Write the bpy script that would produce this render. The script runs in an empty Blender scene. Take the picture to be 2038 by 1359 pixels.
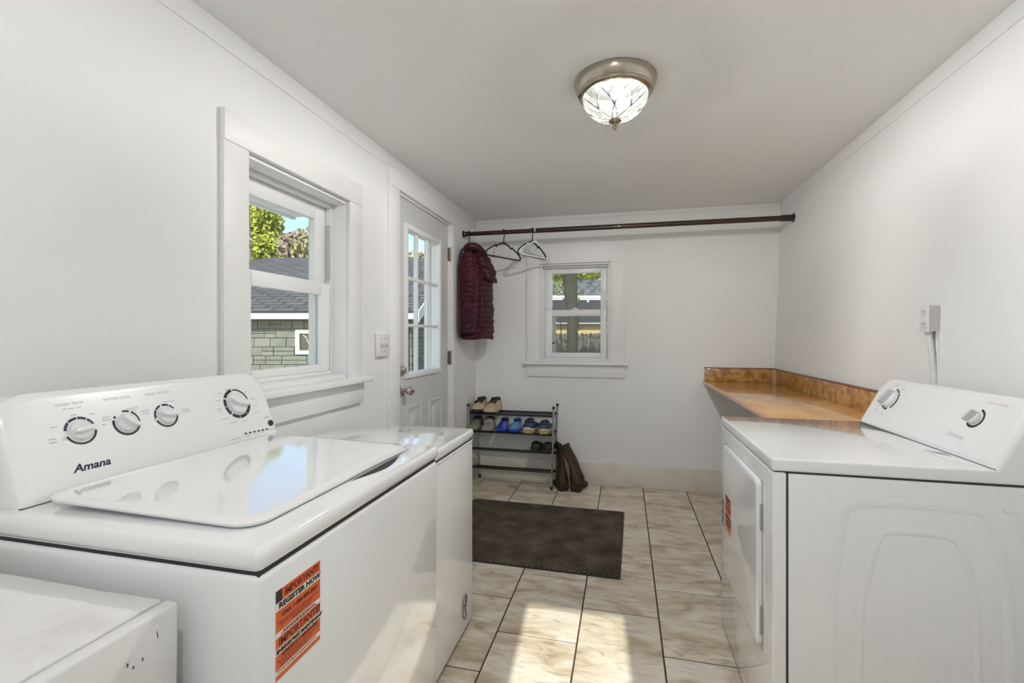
import bpy, bmesh, math, random
from mathutils import Vector, Matrix, noise
SC = bpy.context.scene
COL = SC.collection
PI = math.pi
V = Vector
random.seed(7)

# ------------------------------------------------------------------ camera
FPX, CX, HORIZON, CAMH = 930.0, 1019.0, 670.0, 1.257
PSI = math.atan(224 / 930.0)
cam = bpy.data.cameras.new('camera')
cam.sensor_fit = 'HORIZONTAL'
cam.sensor_width = 36.0
cam.lens = 36.0 * FPX / 2038.0
cam.shift_y = -(679.5 - HORIZON) / 2038.0
cam.clip_start = 0.02
cam.clip_end = 400
camo = bpy.data.objects.new('camera', cam)
camo.location = (0, 0, CAMH)
camo.rotation_euler = (PI / 2, 0, PSI)
COL.objects.link(camo)
SC.camera = camo

# ------------------------------------------------------------------ sky, sun, exposure
SUN_DIR = V((-0.069, 1.0, -0.70)).normalized()      # the way the light travels
wd = bpy.data.worlds.new('world')
SC.world = wd
wd.use_nodes = True
wn = wd.node_tree.nodes
bg = wn['Background']
sky = wn.new('ShaderNodeTexSky')
sky.sky_type = 'NISHITA'
sky.sun_disc = False
sky.sun_elevation = math.asin(-SUN_DIR.z)
sky.sun_rotation = math.atan2(-SUN_DIR.x, -SUN_DIR.y)
sky.air_density = 1.0
sky.dust_density = 0.6
sky.ozone_density = 1.5
wd.node_tree.links.new(sky.outputs[0], bg.inputs[0])
bg.inputs[1].default_value = 0.22
sl = bpy.data.lights.new('sun', 'SUN')
sl.energy = 4.8
sl.angle = math.radians(0.6)
sl.color = (1.0, 0.965, 0.91)
so = bpy.data.objects.new('sun', sl)
so.rotation_euler = SUN_DIR.to_track_quat('-Z', 'Y').to_euler()
so.location = (1, -14, 12)
COL.objects.link(so)
SC.view_settings.view_transform = 'Standard'
SC.view_settings.look = 'None'
SC.view_settings.exposure = 0.34
SC.view_settings.gamma = 1.0
SC.view_settings.use_curve_mapping = False
LAMP_WATT, FILL_WATT = 38.0, 26.0

# ------------------------------------------------------------------ helpers
RV = V((math.cos(PSI), math.sin(PSI), 0))
FV = V((-math.sin(PSI), math.cos(PSI), 0))
def ray(px, py):
    return RV * ((px - CX) / FPX) + FV + V((0, 0, (HORIZON - py) / FPX))
def atd(px, py, d):                      # point on a pixel's ray at distance d along the view axis
    return V((0, 0, CAMH)) + ray(px, py) * d
def rf(r, f, z):                         # outdoors frame: across the view, along the view, height
    return RV * r + FV * f + V((0, 0, z))

MATS = {}
def mat(name, col=(.8, .8, .8), rough=.5, metal=0., coat=0., spec=.5, bump=None, mix=None, emit=None, trans=0.):
    """bump=(scale,strength,dist[,stretch]); mix=(col2,scale,lo,hi[,stretch])"""
    if name in MATS: return MATS[name]
    m = bpy.data.materials.new(name); m.use_nodes = True
    nt = m.node_tree; N = nt.nodes; L = nt.links
    b = N['Principled BSDF']
    b.inputs['Base Color'].default_value = (*col, 1)
    b.inputs['Roughness'].default_value = rough
    b.inputs['Metallic'].default_value = metal
    b.inputs['Coat Weight'].default_value = coat
    b.inputs['Coat Roughness'].default_value = .06
    b.inputs['Specular IOR Level'].default_value = spec
    if emit:
        b.inputs['Emission Color'].default_value = (*emit[0], 1)
        b.inputs['Emission Strength'].default_value = emit[1]
    if bump or mix:
        g = N.new('ShaderNodeNewGeometry')
    def noi(scale, stretch, detail=5):
        mp = N.new('ShaderNodeMapping'); mp.inputs['Scale'].default_value = stretch
        L.new(g.outputs['Position'], mp.inputs['Vector'])
        n = N.new('ShaderNodeTexNoise'); n.inputs['Scale'].default_value = scale; n.inputs['Detail'].default_value = detail
        L.new(mp.outputs[0], n.inputs['Vector'])
        return n
    if mix:
        n = noi(mix[1], mix[4] if len(mix) > 4 else (1, 1, 1))
        r = N.new('ShaderNodeMapRange')
        r.inputs['From Min'].default_value = mix[2]; r.inputs['From Max'].default_value = mix[3]
        L.new(n.outputs['Fac'], r.inputs['Value'])
        x = N.new('ShaderNodeMix'); x.data_type = 'RGBA'
        x.inputs['A'].default_value = (*col, 1); x.inputs['B'].default_value = (*mix[0], 1)
        L.new(r.outputs[0], x.inputs['Factor']); L.new(x.outputs['Result'], b.inputs['Base Color'])
    if bump:
        n = noi(bump[0], bump[3] if len(bump) > 3 else (1, 1, 1), 6)
        bp = N.new('ShaderNodeBump'); bp.inputs['Strength'].default_value = bump[1]; bp.inputs['Distance'].default_value = bump[2]
        L.new(n.outputs['Fac'], bp.inputs['Height']); L.new(bp.outputs[0], b.inputs['Normal'])
    MATS[name] = m
    return m

def glassmat(name, gloss=.06, tint=(.97, .99, .98)):
    if name in MATS: return MATS[name]
    m = bpy.data.materials.new(name); m.use_nodes = True
    nt = m.node_tree; N = nt.nodes; L = nt.links
    N.remove(N['Principled BSDF'])
    t = N.new('ShaderNodeBsdfTransparent'); t.inputs[0].default_value = (*tint, 1)
    gl = N.new('ShaderNodeBsdfGlossy'); gl.inputs['Roughness'].default_value = .02
    mx = N.new('ShaderNodeMixShader'); mx.inputs[0].default_value = gloss
    L.new(t.outputs[0], mx.inputs[1]); L.new(gl.outputs[0], mx.inputs[2]); L.new(mx.outputs[0], N['Material Output'].inputs[0])
    MATS[name] = m
    return m

WM = {}
def setp(o, label=None, cat=None, group=None, kind=None):
    if label: o['label'] = label
    if cat: o['category'] = cat
    if group: o['group'] = group
    if kind: o['kind'] = kind
    return o
def thing(name, label=None, cat=None, loc=(0, 0, 0), rotz=0., group=None, kind=None):
    o = bpy.data.objects.new(name, None); COL.objects.link(o)
    o.empty_display_size = .05
    o.location = loc; o.rotation_euler = (0, 0, rotz)
    WM[o] = Matrix.Translation(V(loc)) @ Matrix.Rotation(rotz, 4, 'Z')
    return setp(o, label, cat, group, kind)
def obj(name, bm, m, parent=None, smooth=35, world=False, origin=None, label=None, cat=None, group=None, kind=None):
    if world and parent is not None:
        bm.transform(WM[parent].inverted())
    if origin is not None:
        bm.transform(Matrix.Translation(-V(origin)))
    if smooth:
        a = math.radians(smooth)
        for f in bm.faces: f.smooth = True
        bm.normal_update()
        for e in bm.edges:
            if len(e.link_faces) == 2 and e.calc_face_angle(0) > a: e.smooth = False
    me = bpy.data.meshes.new(name); bm.to_mesh(me); bm.free()
    if isinstance(m, str): m = MATS[m]
    me.materials.append(m)
    o = bpy.data.objects.new(name, me); COL.objects.link(o)
    if parent is not None:
        o.parent = parent; WM[o] = WM[parent].copy()
    else: WM[o] = Matrix.Identity(4)
    if origin is not None:
        o.location = origin; WM[o] = WM[o] @ Matrix.Translation(V(origin))
    return setp(o, label, cat, group, kind)
def inst(src, name, parent, loc, rot=(0, 0, 0), scale=(1, 1, 1)):
    o = bpy.data.objects.new(name, src); COL.objects.link(o)
    o.location = loc; o.rotation_euler = rot; o.scale = scale
    if parent is not None: o.parent = parent
    return o
def nb(): return bmesh.new()
def box(bm, x0, x1, y0, y1, z0, z1, bev=0., seg=2):
    vs = [bm.verts.new((x, y, z)) for x in (x0, x1) for y in (y0, y1) for z in (z0, z1)]
    fs = [bm.faces.new([vs[i] for i in q]) for q in ((0, 1, 3, 2), (4, 6, 7, 5), (0, 4, 5, 1), (2, 3, 7, 6), (0, 2, 6, 4), (1, 5, 7, 3))]
    if bev:
        es = list({e for f in fs for e in f.edges})
        bmesh.ops.bevel(bm, geom=es, offset=bev, segments=seg, profile=.5, affect='EDGES', clamp_overlap=True)
    return bm
def bx(*a, **k): return box(nb(), *a, **k)
def frame_ts(t):
    t = t.normalized()
    u = t.cross(V((0, 0, 1)))
    if u.length < 1e-3: u = V((1, 0, 0))
    u.normalize()
    return u, t.cross(u).normalized()
def loft(bm, rings, cap=True, closed=False):
    R = [[bm.verts.new(p) for p in r] for r in rings]
    n = len(R[0])
    rng = range(len(R)) if closed else range(len(R) - 1)
    for i in rng:
        a, b = R[i], R[(i + 1) % len(R)]
        for j in range(n):
            k = (j + 1) % n
            bm.faces.new((a[j], a[k], b[k], b[j]))
    if cap and not closed:
        bm.faces.new(list(reversed(R[0]))); bm.faces.new(R[-1])
    return bm
def tube(bm, pts, r, n=8, closed=False, flat=None, up=None):
    pts = [V(p) for p in pts]
    m = len(pts); rings = []; u = None
    for i, p in enumerate(pts):
        if closed: t = pts[(i + 1) % m] - pts[i - 1]
        else: t = pts[min(i + 1, m - 1)] - pts[max(i - 1, 0)]
        t.normalize()
        if up is not None:
            u = t.cross(V(up)).normalized(); w = u.cross(t).normalized()
        elif u is None: u, w = frame_ts(t)
        else:
            u = (u - t * u.dot(t)).normalized(); w = t.cross(u).normalized()
        rr = r[i] if isinstance(r, (list, tuple)) else r
        fl = flat or 1.
        rings.append([p + u * (rr * math.cos(2 * PI * j / n)) + w * (rr * fl * math.sin(2 * PI * j / n)) for j in range(n)])
    return loft(bm, rings, True, closed)
def cyl(bm, p0, p1, r0, r1=None, n=16):
    return tube(bm, [p0, p1], [r0, r0 if r1 is None else r1], n)
def lathe(bm, prof, c=(0, 0, 0), axis=(0, 0, 1), n=32, up=None):
    ax = V(axis).normalized(); u, w = frame_ts(ax)
    c = V(c)
    rings = [[c + ax * h + u * (max(r, 1e-4) * math.cos(2 * PI * j / n)) + w * (max(r, 1e-4) * math.sin(2 * PI * j / n)) for j in range(n)] for r, h in prof]
    return loft(bm, rings)
def prism(bm, poly, d):
    """poly: list of 3D points, extruded by vector d"""
    d = V(d)
    return loft(bm, [[V(p) for p in poly], [V(p) + d for p in poly]])
def fixn(bm):
    bmesh.ops.recalc_face_normals(bm, faces=bm.faces[:]); return bm
def rect_ring(bm, plane, o, i, a, b, bev=.0):
    """rectangular frame: plane 'x' or 'y' normal; o/i=(h0,h1,z0,z1) outer/inner; a..b thickness range"""
    (h0, h1, z0, z1), (g0, g1, w0, w1) = o, i
    for r in ((h0, g0, z0, z1), (g1, h1, z0, z1), (g0, g1, z0, w0), (g0, g1, w1, z1)):
        if plane == 'x': box(bm, a, b, r[0], r[1], r[2], r[3], bev)
        else: box(bm, r[0], r[1], a, b, r[2], r[3], bev)
    return bm
def mframe(pos, u, v):
    u = V(u).normalized(); v = V(v).normalized(); n = u.cross(v)
    M = Matrix.Identity(4)
    for k, c in enumerate((u, v, n)):
        for j in range(3): M[j][k] = c[j]
    M.translation = V(pos)
    return M
def text(s, size, m, parent, M, name='lettering', shear=0., bold=0., align='CENTER', width=1., depth=.0004, space=1.):
    cu = bpy.data.curves.new('txt', 'FONT')
    cu.body = s; cu.size = size; cu.shear = shear; cu.offset = bold; cu.align_x = align; cu.align_y = 'CENTER'; cu.space_character = space
    cu.extrude = depth / 2; cu.resolution_u = 2
    t = bpy.data.objects.new('txt', cu)
    me = bpy.data.meshes.new_from_object(t)
    bpy.data.objects.remove(t); bpy.data.curves.remove(cu)
    me.transform(M @ Matrix.Diagonal((width, 1, 1, 1)))
    me.materials.clear(); me.materials.append(MATS[m] if isinstance(m, str) else m)
    me.name = name
    o = bpy.data.objects.new(name, me); COL.objects.link(o)
    o.parent = parent
    return o
def rrect(w, h, r, n=6, rb=None):
    """rounded rectangle outline (2D), centred; rb = bottom radius"""
    rb = r if rb is None else rb
    out = []
    for cx, cy, a0, q in ((w / 2, h / 2, 0, r), (-w / 2, h / 2, 90, r), (-w / 2, -h / 2, 180, rb), (w / 2, -h / 2, 270, rb)):
        x = cx - math.copysign(q, cx); y = cy - math.copysign(q, cy)
        for k in range(n + 1):
            a = math.radians(a0 + 90 * k / n)
            out.append((x + q * math.cos(a), y + q * math.sin(a)))
    return out
def arcband(bm, M, r0, r1, a0, a1, h=.0006, n=None):
    """flat printed arc on a face, angles in degrees"""
    n = n or max(3, int(abs(a1 - a0) / 8))
    top = []
    for k in range(n + 1):
        a = math.radians(a0 + (a1 - a0) * k / n)
        c, s = math.cos(a), math.sin(a)
        top.append((bm.verts.new(M @ V((r0 * c, r0 * s, h))), bm.verts.new(M @ V((r1 * c, r1 * s, h)))))
    for k in range(n):
        bm.faces.new((top[k][0], top[k][1], top[k + 1][1], top[k + 1][0]))
def quad(bm, M, x0, x1, y0, y1, h=.0005):
    bm.faces.new([bm.verts.new(M @ V(p)) for p in ((x0, y0, h), (x1, y0, h), (x1, y1, h), (x0, y1, h))])

# ------------------------------------------------------------------ materials
mat('plaster', (.87, .868, .86), .75, bump=(70, .26, .004))
mat('ceiling_paint', (.90, .895, .885), .8, bump=(110, .3, .003))
mat('trim_paint', (.87, .865, .85), .45, bump=(30, .06, .002))
mat('door_paint', (.66, .66, .655), .4)
mat('base_paint', (.78, .74, .66), .5, mix=((.70, .64, .54), 5, .5, .7))
mat('vinyl', (.86, .86, .86), .32)
mat('enamel', (.88, .88, .88), .10, coat=1.0)
mat('enamel_side', (.88, .88, .885), .22, coat=.3)
mat('plastic_white', (.88, .88, .88), .25, coat=.3)
mat('knob_white', (.82, .82, .83), .3)
mat('knob_grey', (.60, .60, .61), .3)
mat('gap_dark', (.03, .03, .035), .6)
mat('grey_plastic', (.33, .36, .39), .35)
mat('ink_black', (.02, .022, .03), .5)
mat('ink_navy', (.01, .012, .055), .45)
mat('ink_grey', (.45, .45, .47), .5)
mat('ink_red', (.55, .38, .37), .5)
mat('sticker_orange', (.72, .13, .03), .45)
mat('sticker_white', (.85, .80, .72), .45)
mat('ink_maroon', (.16, .02, .012), .5)
mat('old_paint', (.80, .79, .765), .6, bump=(22, .5, .006, (1, 1, .5)), mix=((.72, .71, .68), 9, .5, .62))
mat('chip', (.12, .11, .10), .7)
mat('grout', (.065, .046, .032), .9)
mat('chrome', (.62, .60, .57), .18, metal=1.)
mat('steel', (.55, .56, .58), .28, metal=1.)
mat('nickel', (.46, .41, .34), .2, metal=1., bump=(6, .05, .001, (1, 1, 30)))
mat('brass_dark', (.22, .19, .15), .35, metal=1.)
mat('black_plastic', (.02, .02, .022), .45)
mat('rod_wood', (.045, .016, .008), .35, coat=.3, mix=((.022, .008, .005), 14, .4, .6, (.1, 1, 1)))
mat('flange_dark', (.03, .02, .016), .45)
mat('white_plastic_hanger', (.88, .88, .88), .35)
mat('counter_laminate', (.76, .43, .15), .2, coat=.6, mix=((.62, .31, .085), 7, .38, .62, (1, .6, 1)))
mat('splash_laminate', (.60, .33, .11), .3, coat=.3, mix=((.34, .14, .035), 22, .40, .62))
mat('counter_edge', (.62, .29, .16), .3, coat=.4)
mat('counter_cap', (.22, .085, .035), .4)
mat('counter_corner', (.62, .47, .27), .4)
mat('switch_plate', (.80, .79, .76), .4)
mat('outlet_grey', (.60, .59, .56), .5)
mat('outlet_white', (.80, .80, .79), .35)
mat('coat_fabric', (.068, .007, .020), .5, spec=.3, bump=(45, .4, .005), mix=((.040, .004, .013), 12, .4, .65))
mat('coat_hood', (.050, .006, .015), .55, bump=(60, .25, .004))
mat('boot_leather', (.060, .022, .008), .55, mix=((.022, .009, .005), 16, .4, .65), bump=(50, .2, .003))
mat('boot_sole', (.02, .013, .01), .6)
mat('grass', (.22, .22, .13), .9, mix=((.36, .33, .25), 1.2, .4, .6))
mat('leaf_yellow', (.50, .50, .07), .6, mix=((.30, .36, .05), 1.2, .4, .6))
mat('leaf_green', (.20, .29, .06), .6, mix=((.36, .38, .09), 1.0, .4, .6))
mat('leaf_mauve', (.32, .24, .22), .6, mix=((.36, .36, .12), 1.5, .42, .58))
mat('bark', (.030, .022, .013), .9, bump=(18, .8, .03, (1, 1, .25)), mix=((.030, .034, .013), 3, .45, .6))
mat('pole_wood', (.34, .31, .25), .8)
mat('stone_a', (.185, .19, .15), .85, bump=(14, .5, .02), mix=((.15, .16, .125), 4, .4, .6))
mat('stone_b', (.15, .16, .13), .85, bump=(14, .5, .02), mix=((.185, .19, .15), 4, .4, .6))
mat('stone_c', (.21, .205, .165), .85, bump=(14, .5, .02))
mat('mortar', (.085, .09, .072), .9)
mat('fascia', (.82, .82, .79), .5)
mat('fence_wood', (.095, .085, .065), .9, mix=((.05, .053, .042), 5, .4, .65, (1, 1, .15)), bump=(20, .5, .01, (1, 1, .1)))
mat('tan_wall', (.38, .29, .13), .8)
mat('roof_dark', (.02, .02, .02), .9, bump=(12, .5, .02))
mat('roof_mottled', (.12, .125, .115), .9, mix=((.035, .045, .04), 3.5, .45, .55, (1, .35, .5)))
mat('gutter', (.45, .47, .48), .4)
mat('siding', (.74, .74, .68), .6)
mat('soffit_paint', (.90, .89, .86), .6)
mat('plaque_green', (.06, .09, .03), .6)
mat('curtain', (.62, .57, .45), .8)
mat('pane_dark', (.05, .06, .05), .1)
glassmat('glass')

def shingles(name, c1, c2):
    m = bpy.data.materials.new(name); m.use_nodes = True
    nt = m.node_tree; N = nt.nodes; L = nt.links
    b = N['Principled BSDF']; b.inputs['Roughness'].default_value = .9
    tc = N.new('ShaderNodeTexCoord')
    br = N.new('ShaderNodeTexBrick')
    br.inputs['Color1'].default_value = (*c1, 1); br.inputs['Color2'].default_value = (*c2, 1)
    br.inputs['Mortar'].default_value = (c1[0] * .35, c1[1] * .35, c1[2] * .35, 1)
    br.inputs['Scale'].default_value = 1.0; br.inputs['Mortar Size'].default_value = .03
    br.inputs['Brick Width'].default_value = .5; br.inputs['Row Height'].default_value = .26
    L.new(tc.outputs['UV'], br.inputs['Vector']); L.new(br.outputs['Color'], b.inputs['Base Color'])
    MATS[name] = m
shingles('shingle_dark', (.085, .085, .085), (.13, .125, .12))

def tile_material():
    m = bpy.data.materials.new('floor_tile'); m.use_nodes = True
    nt = m.node_tree; N = nt.nodes; L = nt.links
    b = N['Principled BSDF']; b.inputs['Roughness'].default_value = .33
    g = N.new('ShaderNodeNewGeometry'); oi = N.new('ShaderNodeObjectInfo')
    mul = N.new('ShaderNodeMath'); mul.operation = 'MULTIPLY'; mul.inputs[1].default_value = 37.
    L.new(oi.outputs['Random'], mul.inputs[0])
    add = N.new('ShaderNodeVectorMath'); add.operation = 'ADD'
    cmb = N.new('ShaderNodeCombineXYZ'); L.new(mul.outputs[0], cmb.inputs[0]); L.new(mul.outputs[0], cmb.inputs[1]); L.new(mul.outputs[0], cmb.inputs[2])
    L.new(g.outputs['Position'], add.inputs[0]); L.new(cmb.outputs[0], add.inputs[1])
    def noi(scale, stretch, det, dist=0.):
        mp = N.new('ShaderNodeMapping'); mp.inputs['Scale'].default_value = stretch; mp.inputs['Rotation'].default_value = (0, 0, .22)
        L.new(add.outputs[0], mp.inputs['Vector'])
        n = N.new('ShaderNodeTexNoise'); n.inputs['Scale'].default_value = scale; n.inputs['Detail'].default_value = det; n.inputs['Distortion'].default_value = dist
        L.new(mp.outputs[0], n.inputs['Vector']); return n
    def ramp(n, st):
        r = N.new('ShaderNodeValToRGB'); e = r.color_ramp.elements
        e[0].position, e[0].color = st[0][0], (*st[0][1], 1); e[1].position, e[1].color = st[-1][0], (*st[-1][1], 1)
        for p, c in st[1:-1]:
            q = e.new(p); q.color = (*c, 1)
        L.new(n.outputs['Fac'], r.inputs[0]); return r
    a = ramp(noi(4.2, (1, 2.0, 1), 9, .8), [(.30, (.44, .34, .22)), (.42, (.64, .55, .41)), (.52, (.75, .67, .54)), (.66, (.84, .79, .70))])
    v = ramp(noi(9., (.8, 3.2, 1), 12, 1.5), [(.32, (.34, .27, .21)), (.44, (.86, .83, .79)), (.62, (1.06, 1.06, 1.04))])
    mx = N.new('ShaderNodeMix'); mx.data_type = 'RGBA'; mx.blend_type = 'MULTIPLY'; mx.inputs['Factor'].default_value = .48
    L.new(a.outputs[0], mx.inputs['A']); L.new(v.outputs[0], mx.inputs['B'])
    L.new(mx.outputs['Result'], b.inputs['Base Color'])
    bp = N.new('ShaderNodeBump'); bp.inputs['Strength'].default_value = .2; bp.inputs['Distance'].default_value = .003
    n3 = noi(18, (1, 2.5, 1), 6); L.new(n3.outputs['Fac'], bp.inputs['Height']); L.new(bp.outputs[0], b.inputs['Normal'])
    MATS['floor_tile'] = m
tile_material()

def mat_rug():
    m = bpy.data.materials.new('rug'); m.use_nodes = True
    nt = m.node_tree; N = nt.nodes; L = nt.links
    b = N['Principled BSDF']; b.inputs['Roughness'].default_value = .9
    g = N.new('ShaderNodeNewGeometry')
    mp = N.new('ShaderNodeMapping'); mp.inputs['Rotation'].default_value = (0, 0, math.radians(38)); L.new(g.outputs['Position'], mp.inputs[0])
    ck = N.new('ShaderNodeTexChecker'); ck.inputs['Scale'].default_value = 8.0; L.new(mp.outputs[0], ck.inputs['Vector'])
    sp = N.new('ShaderNodeSeparateXYZ'); L.new(mp.outputs[0], sp.inputs[0])
    mx = N.new('ShaderNodeMix'); L.new(ck.outputs['Fac'], mx.inputs['Factor']); L.new(sp.outputs[0], mx.inputs['A']); L.new(sp.outputs[1], mx.inputs['B'])
    ml = N.new('ShaderNodeMath'); ml.operation = 'MULTIPLY'; ml.inputs[1].default_value = 2 * PI / .0208; L.new(mx.outputs['Result'], ml.inputs[0])
    sn = N.new('ShaderNodeMath'); sn.operation = 'SINE'; L.new(ml.outputs[0], sn.inputs[0])
    ns = N.new('ShaderNodeTexNoise'); ns.inputs['Scale'].default_value = 7.; ns.inputs['Detail'].default_value = 8.; L.new(g.outputs['Position'], ns.inputs['Vector'])
    rp = N.new('ShaderNodeValToRGB'); e = rp.color_ramp.elements
    e[0].position = .3; e[0].color = (.035, .023, .016, 1); e[1].position = .8; e[1].color = (.19, .145, .105, 1)
    ad = N.new('ShaderNodeMath'); ad.operation = 'MULTIPLY_ADD'; ad.inputs[1].default_value = .20; L.new(sn.outputs[0], ad.inputs[0]); L.new(ns.outputs['Fac'], ad.inputs[2])
    L.new(ad.outputs[0], rp.inputs[0]); L.new(rp.outputs[0], b.inputs['Base Color'])
    bp = N.new('ShaderNodeBump'); bp.inputs['Strength'].default_value = .9; bp.inputs['Distance'].default_value = .004
    L.new(sn.outputs[0], bp.inputs['Height']); L.new(bp.outputs[0], b.inputs['Normal'])
    MATS['rug'] = m
mat_rug()

# ------------------------------------------------------------------ room shell
XL, YB, ZC = -1.311, 4.043, 2.305
YR = -0.6
GROUND = -0.7
def xr(z): return 1.141 + .038 * (z - 1.0)
def wall_cells(plane, a, b, hs, zs, holes):
    bm = nb()
    for i in range(len(hs) - 1):
        for j in range(len(zs) - 1):
            cx, cz = (hs[i] + hs[i + 1]) / 2, (zs[j] + zs[j + 1]) / 2
            if any(h[0] < cx < h[1] and h[2] < cz < h[3] for h in holes): continue
            if plane == 'x': box(bm, a, b, hs[i], hs[i + 1], zs[j], zs[j + 1])
            else: box(bm, hs[i], hs[i + 1], a, b, zs[j], zs[j + 1])
    # drop the doubled inner faces between neighbouring cells
    seen = {}
    for f in bm.faces:
        k = tuple(sorted((round(v.co.x, 4), round(v.co.y, 4), round(v.co.z, 4)) for v in f.verts))
        seen.setdefault(k, []).append(f)
    kill = [f for fs in seen.values() if len(fs) > 1 for f in fs]
    if kill: bmesh.ops.delete(bm, geom=kill, context='FACES')
    return bm
WO = (1.39, 2.025, 1.045, 1.915)      # window_1 opening in the left wall (y0,y1,z0,z1)
DO = (2.535, 3.40, 0.0, 2.125)        # door opening
BO = (-.722, -.112, 1.03, 1.89)       # window_2 opening in the back wall
RO = (-.297, .242, .90, 2.057)        # window_3 opening behind the camera
obj('wall_left', wall_cells('x', XL - .15, XL, [YR, WO[0], WO[1], DO[0], DO[1], YB + .15], [GROUND, 0, WO[2], WO[3], DO[3], ZC + .1],
    [WO, DO]), 'plaster', smooth=0, kind='structure')
obj('wall_back', wall_cells('y', YB, YB + .15, [XL, BO[0], BO[1], 1.26], [GROUND, BO[2], BO[3], ZC + .1], [BO]), 'plaster', smooth=0, kind='structure')
bm = nb()
prism(bm, [(xr(GROUND), YR, GROUND), (xr(ZC + .1), YR, ZC + .1), (xr(ZC) + .2, YR, ZC + .1), (xr(ZC) + .2, YR, GROUND)], (0, YB - YR, 0))
obj('wall_right', fixn(bm), 'plaster', kind='structure')
obj('wall_rear', wall_cells('y', YR - .15, YR, [XL - .15, RO[0], RO[1], 1.4], [GROUND, RO[2], RO[3], ZC + .1], [RO]), 'plaster', smooth=0, kind='structure')
obj('ceiling', bx(XL, xr(ZC), YR, YB, ZC, ZC + .1), 'ceiling_paint', kind='structure')
# thin strips along the tops of the walls
obj('trim_1', bx(XL, XL + .004, YR, YB, ZC - .078, ZC, .002), 'plaster', kind='structure')
bm = nb(); prism(bm, [(xr(ZC - .07) - .004, YR, ZC - .07), (xr(ZC - .07), YR, ZC - .07), (xr(ZC), YR, ZC), (xr(ZC) - .004, YR, ZC)], (0, YB - YR, 0))
obj('trim_2', fixn(bm), 'plaster', kind='structure')
obj('trim_3', bx(XL, xr(2.2), YB - .012, YB, ZC - .03, ZC, .004), 'ceiling_paint', kind='structure')
obj('baseboard_back', bx(XL, xr(0.1), YB - .018, YB, 0, .185, .004), 'base_paint', kind='structure')
obj('baseboard_left', bx(XL, XL + .018, 3.50, YB - .018, 0, .185, .004), 'base_paint', kind='structure')

# floor with its tiles
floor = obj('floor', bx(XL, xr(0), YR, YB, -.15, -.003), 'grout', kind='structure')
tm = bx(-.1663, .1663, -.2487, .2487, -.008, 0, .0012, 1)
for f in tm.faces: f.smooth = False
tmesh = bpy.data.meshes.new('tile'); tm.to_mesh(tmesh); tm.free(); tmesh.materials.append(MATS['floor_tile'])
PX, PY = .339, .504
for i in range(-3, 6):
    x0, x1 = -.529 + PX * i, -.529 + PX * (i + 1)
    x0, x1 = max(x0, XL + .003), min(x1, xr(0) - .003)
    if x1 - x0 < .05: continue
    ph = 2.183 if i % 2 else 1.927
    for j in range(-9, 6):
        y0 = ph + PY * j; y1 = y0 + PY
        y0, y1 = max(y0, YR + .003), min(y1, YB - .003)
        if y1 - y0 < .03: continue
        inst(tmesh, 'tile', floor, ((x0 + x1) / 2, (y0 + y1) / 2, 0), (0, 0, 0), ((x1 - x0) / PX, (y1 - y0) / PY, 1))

# ------------------------------------------------------------------ window_1 (left wall)
w1 = thing('window_1', 'white double-hung window in the left wall above the washer', None, (XL, 1.705, 1.05), kind='structure')
C0 = XL + .020
def part(name, bm, m, p, **k): return obj(name, bm, m, p, world=True, **k)
part('casing', bx(XL, C0, 1.283, 1.39, 1.055, 1.915, .002), 'trim_paint', w1)
part('casing', bx(XL, C0, 2.018, 2.118, 1.055, 1.915, .002), 'trim_paint', w1)
part('casing', bx(XL, C0 + .003, 1.283, 2.118, 1.915, 2.022, .002), 'trim_paint', w1)
part('stool', bx(XL - .09, XL + .062, 1.24, 2.165, 1.030, 1.056, .005), 'trim_paint', w1)
part('apron', bx(XL, XL + .02, 1.275, 2.135, .925, 1.030, .002), 'trim_paint', w1)
bm = nb()
rect_ring(bm, 'x', (1.39, 2.025, 1.056, 1.915), (1.412, 2.020, 1.075, 1.900), XL - .15, XL - .002, .002)
part('jamb', bm, 'trim_paint', w1)
bm = nb()
rect_ring(bm, 'x', (1.412, 2.020, 1.075, 1.900), (1.432, 2.012, 1.092, 1.884), XL - .148, XL - .082, .003)
part('window_frame', bm, 'vinyl', w1)
us = part('upper_sash', rect_ring(nb(), 'x', (1.44, 2.010, 1.478, 1.884), (1.515, 1.935, 1.522, 1.815), XL - .142, XL - .115, .004), 'vinyl', w1)
part('pane', bx(XL - .130, XL - .127, 1.515, 1.935, 1.522, 1.815), 'glass', us)
ls = part('lower_sash', rect_ring(nb(), 'x', (1.44, 2.010, 1.092, 1.513), (1.517, 1.947, 1.125, 1.455), XL - .112, XL - .088, .004), 'vinyl', w1)
part('pane', bx(XL - .102, XL - .099, 1.517, 1.947, 1.125, 1.455), 'glass', ls)
part('side_track', bx(XL - .112, XL - .084, 2.0095, 2.019, 1.53, 1.80, .001), 'outlet_grey', w1)
bm = nb(); rect_ring(bm, 'x', (1.30, 2.11, .99, 2.0), (1.425, 1.985, 1.075, 1.90), XL - .19, XL - .15, .003)
part('outer_casing', bm, 'siding', w1)

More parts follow.
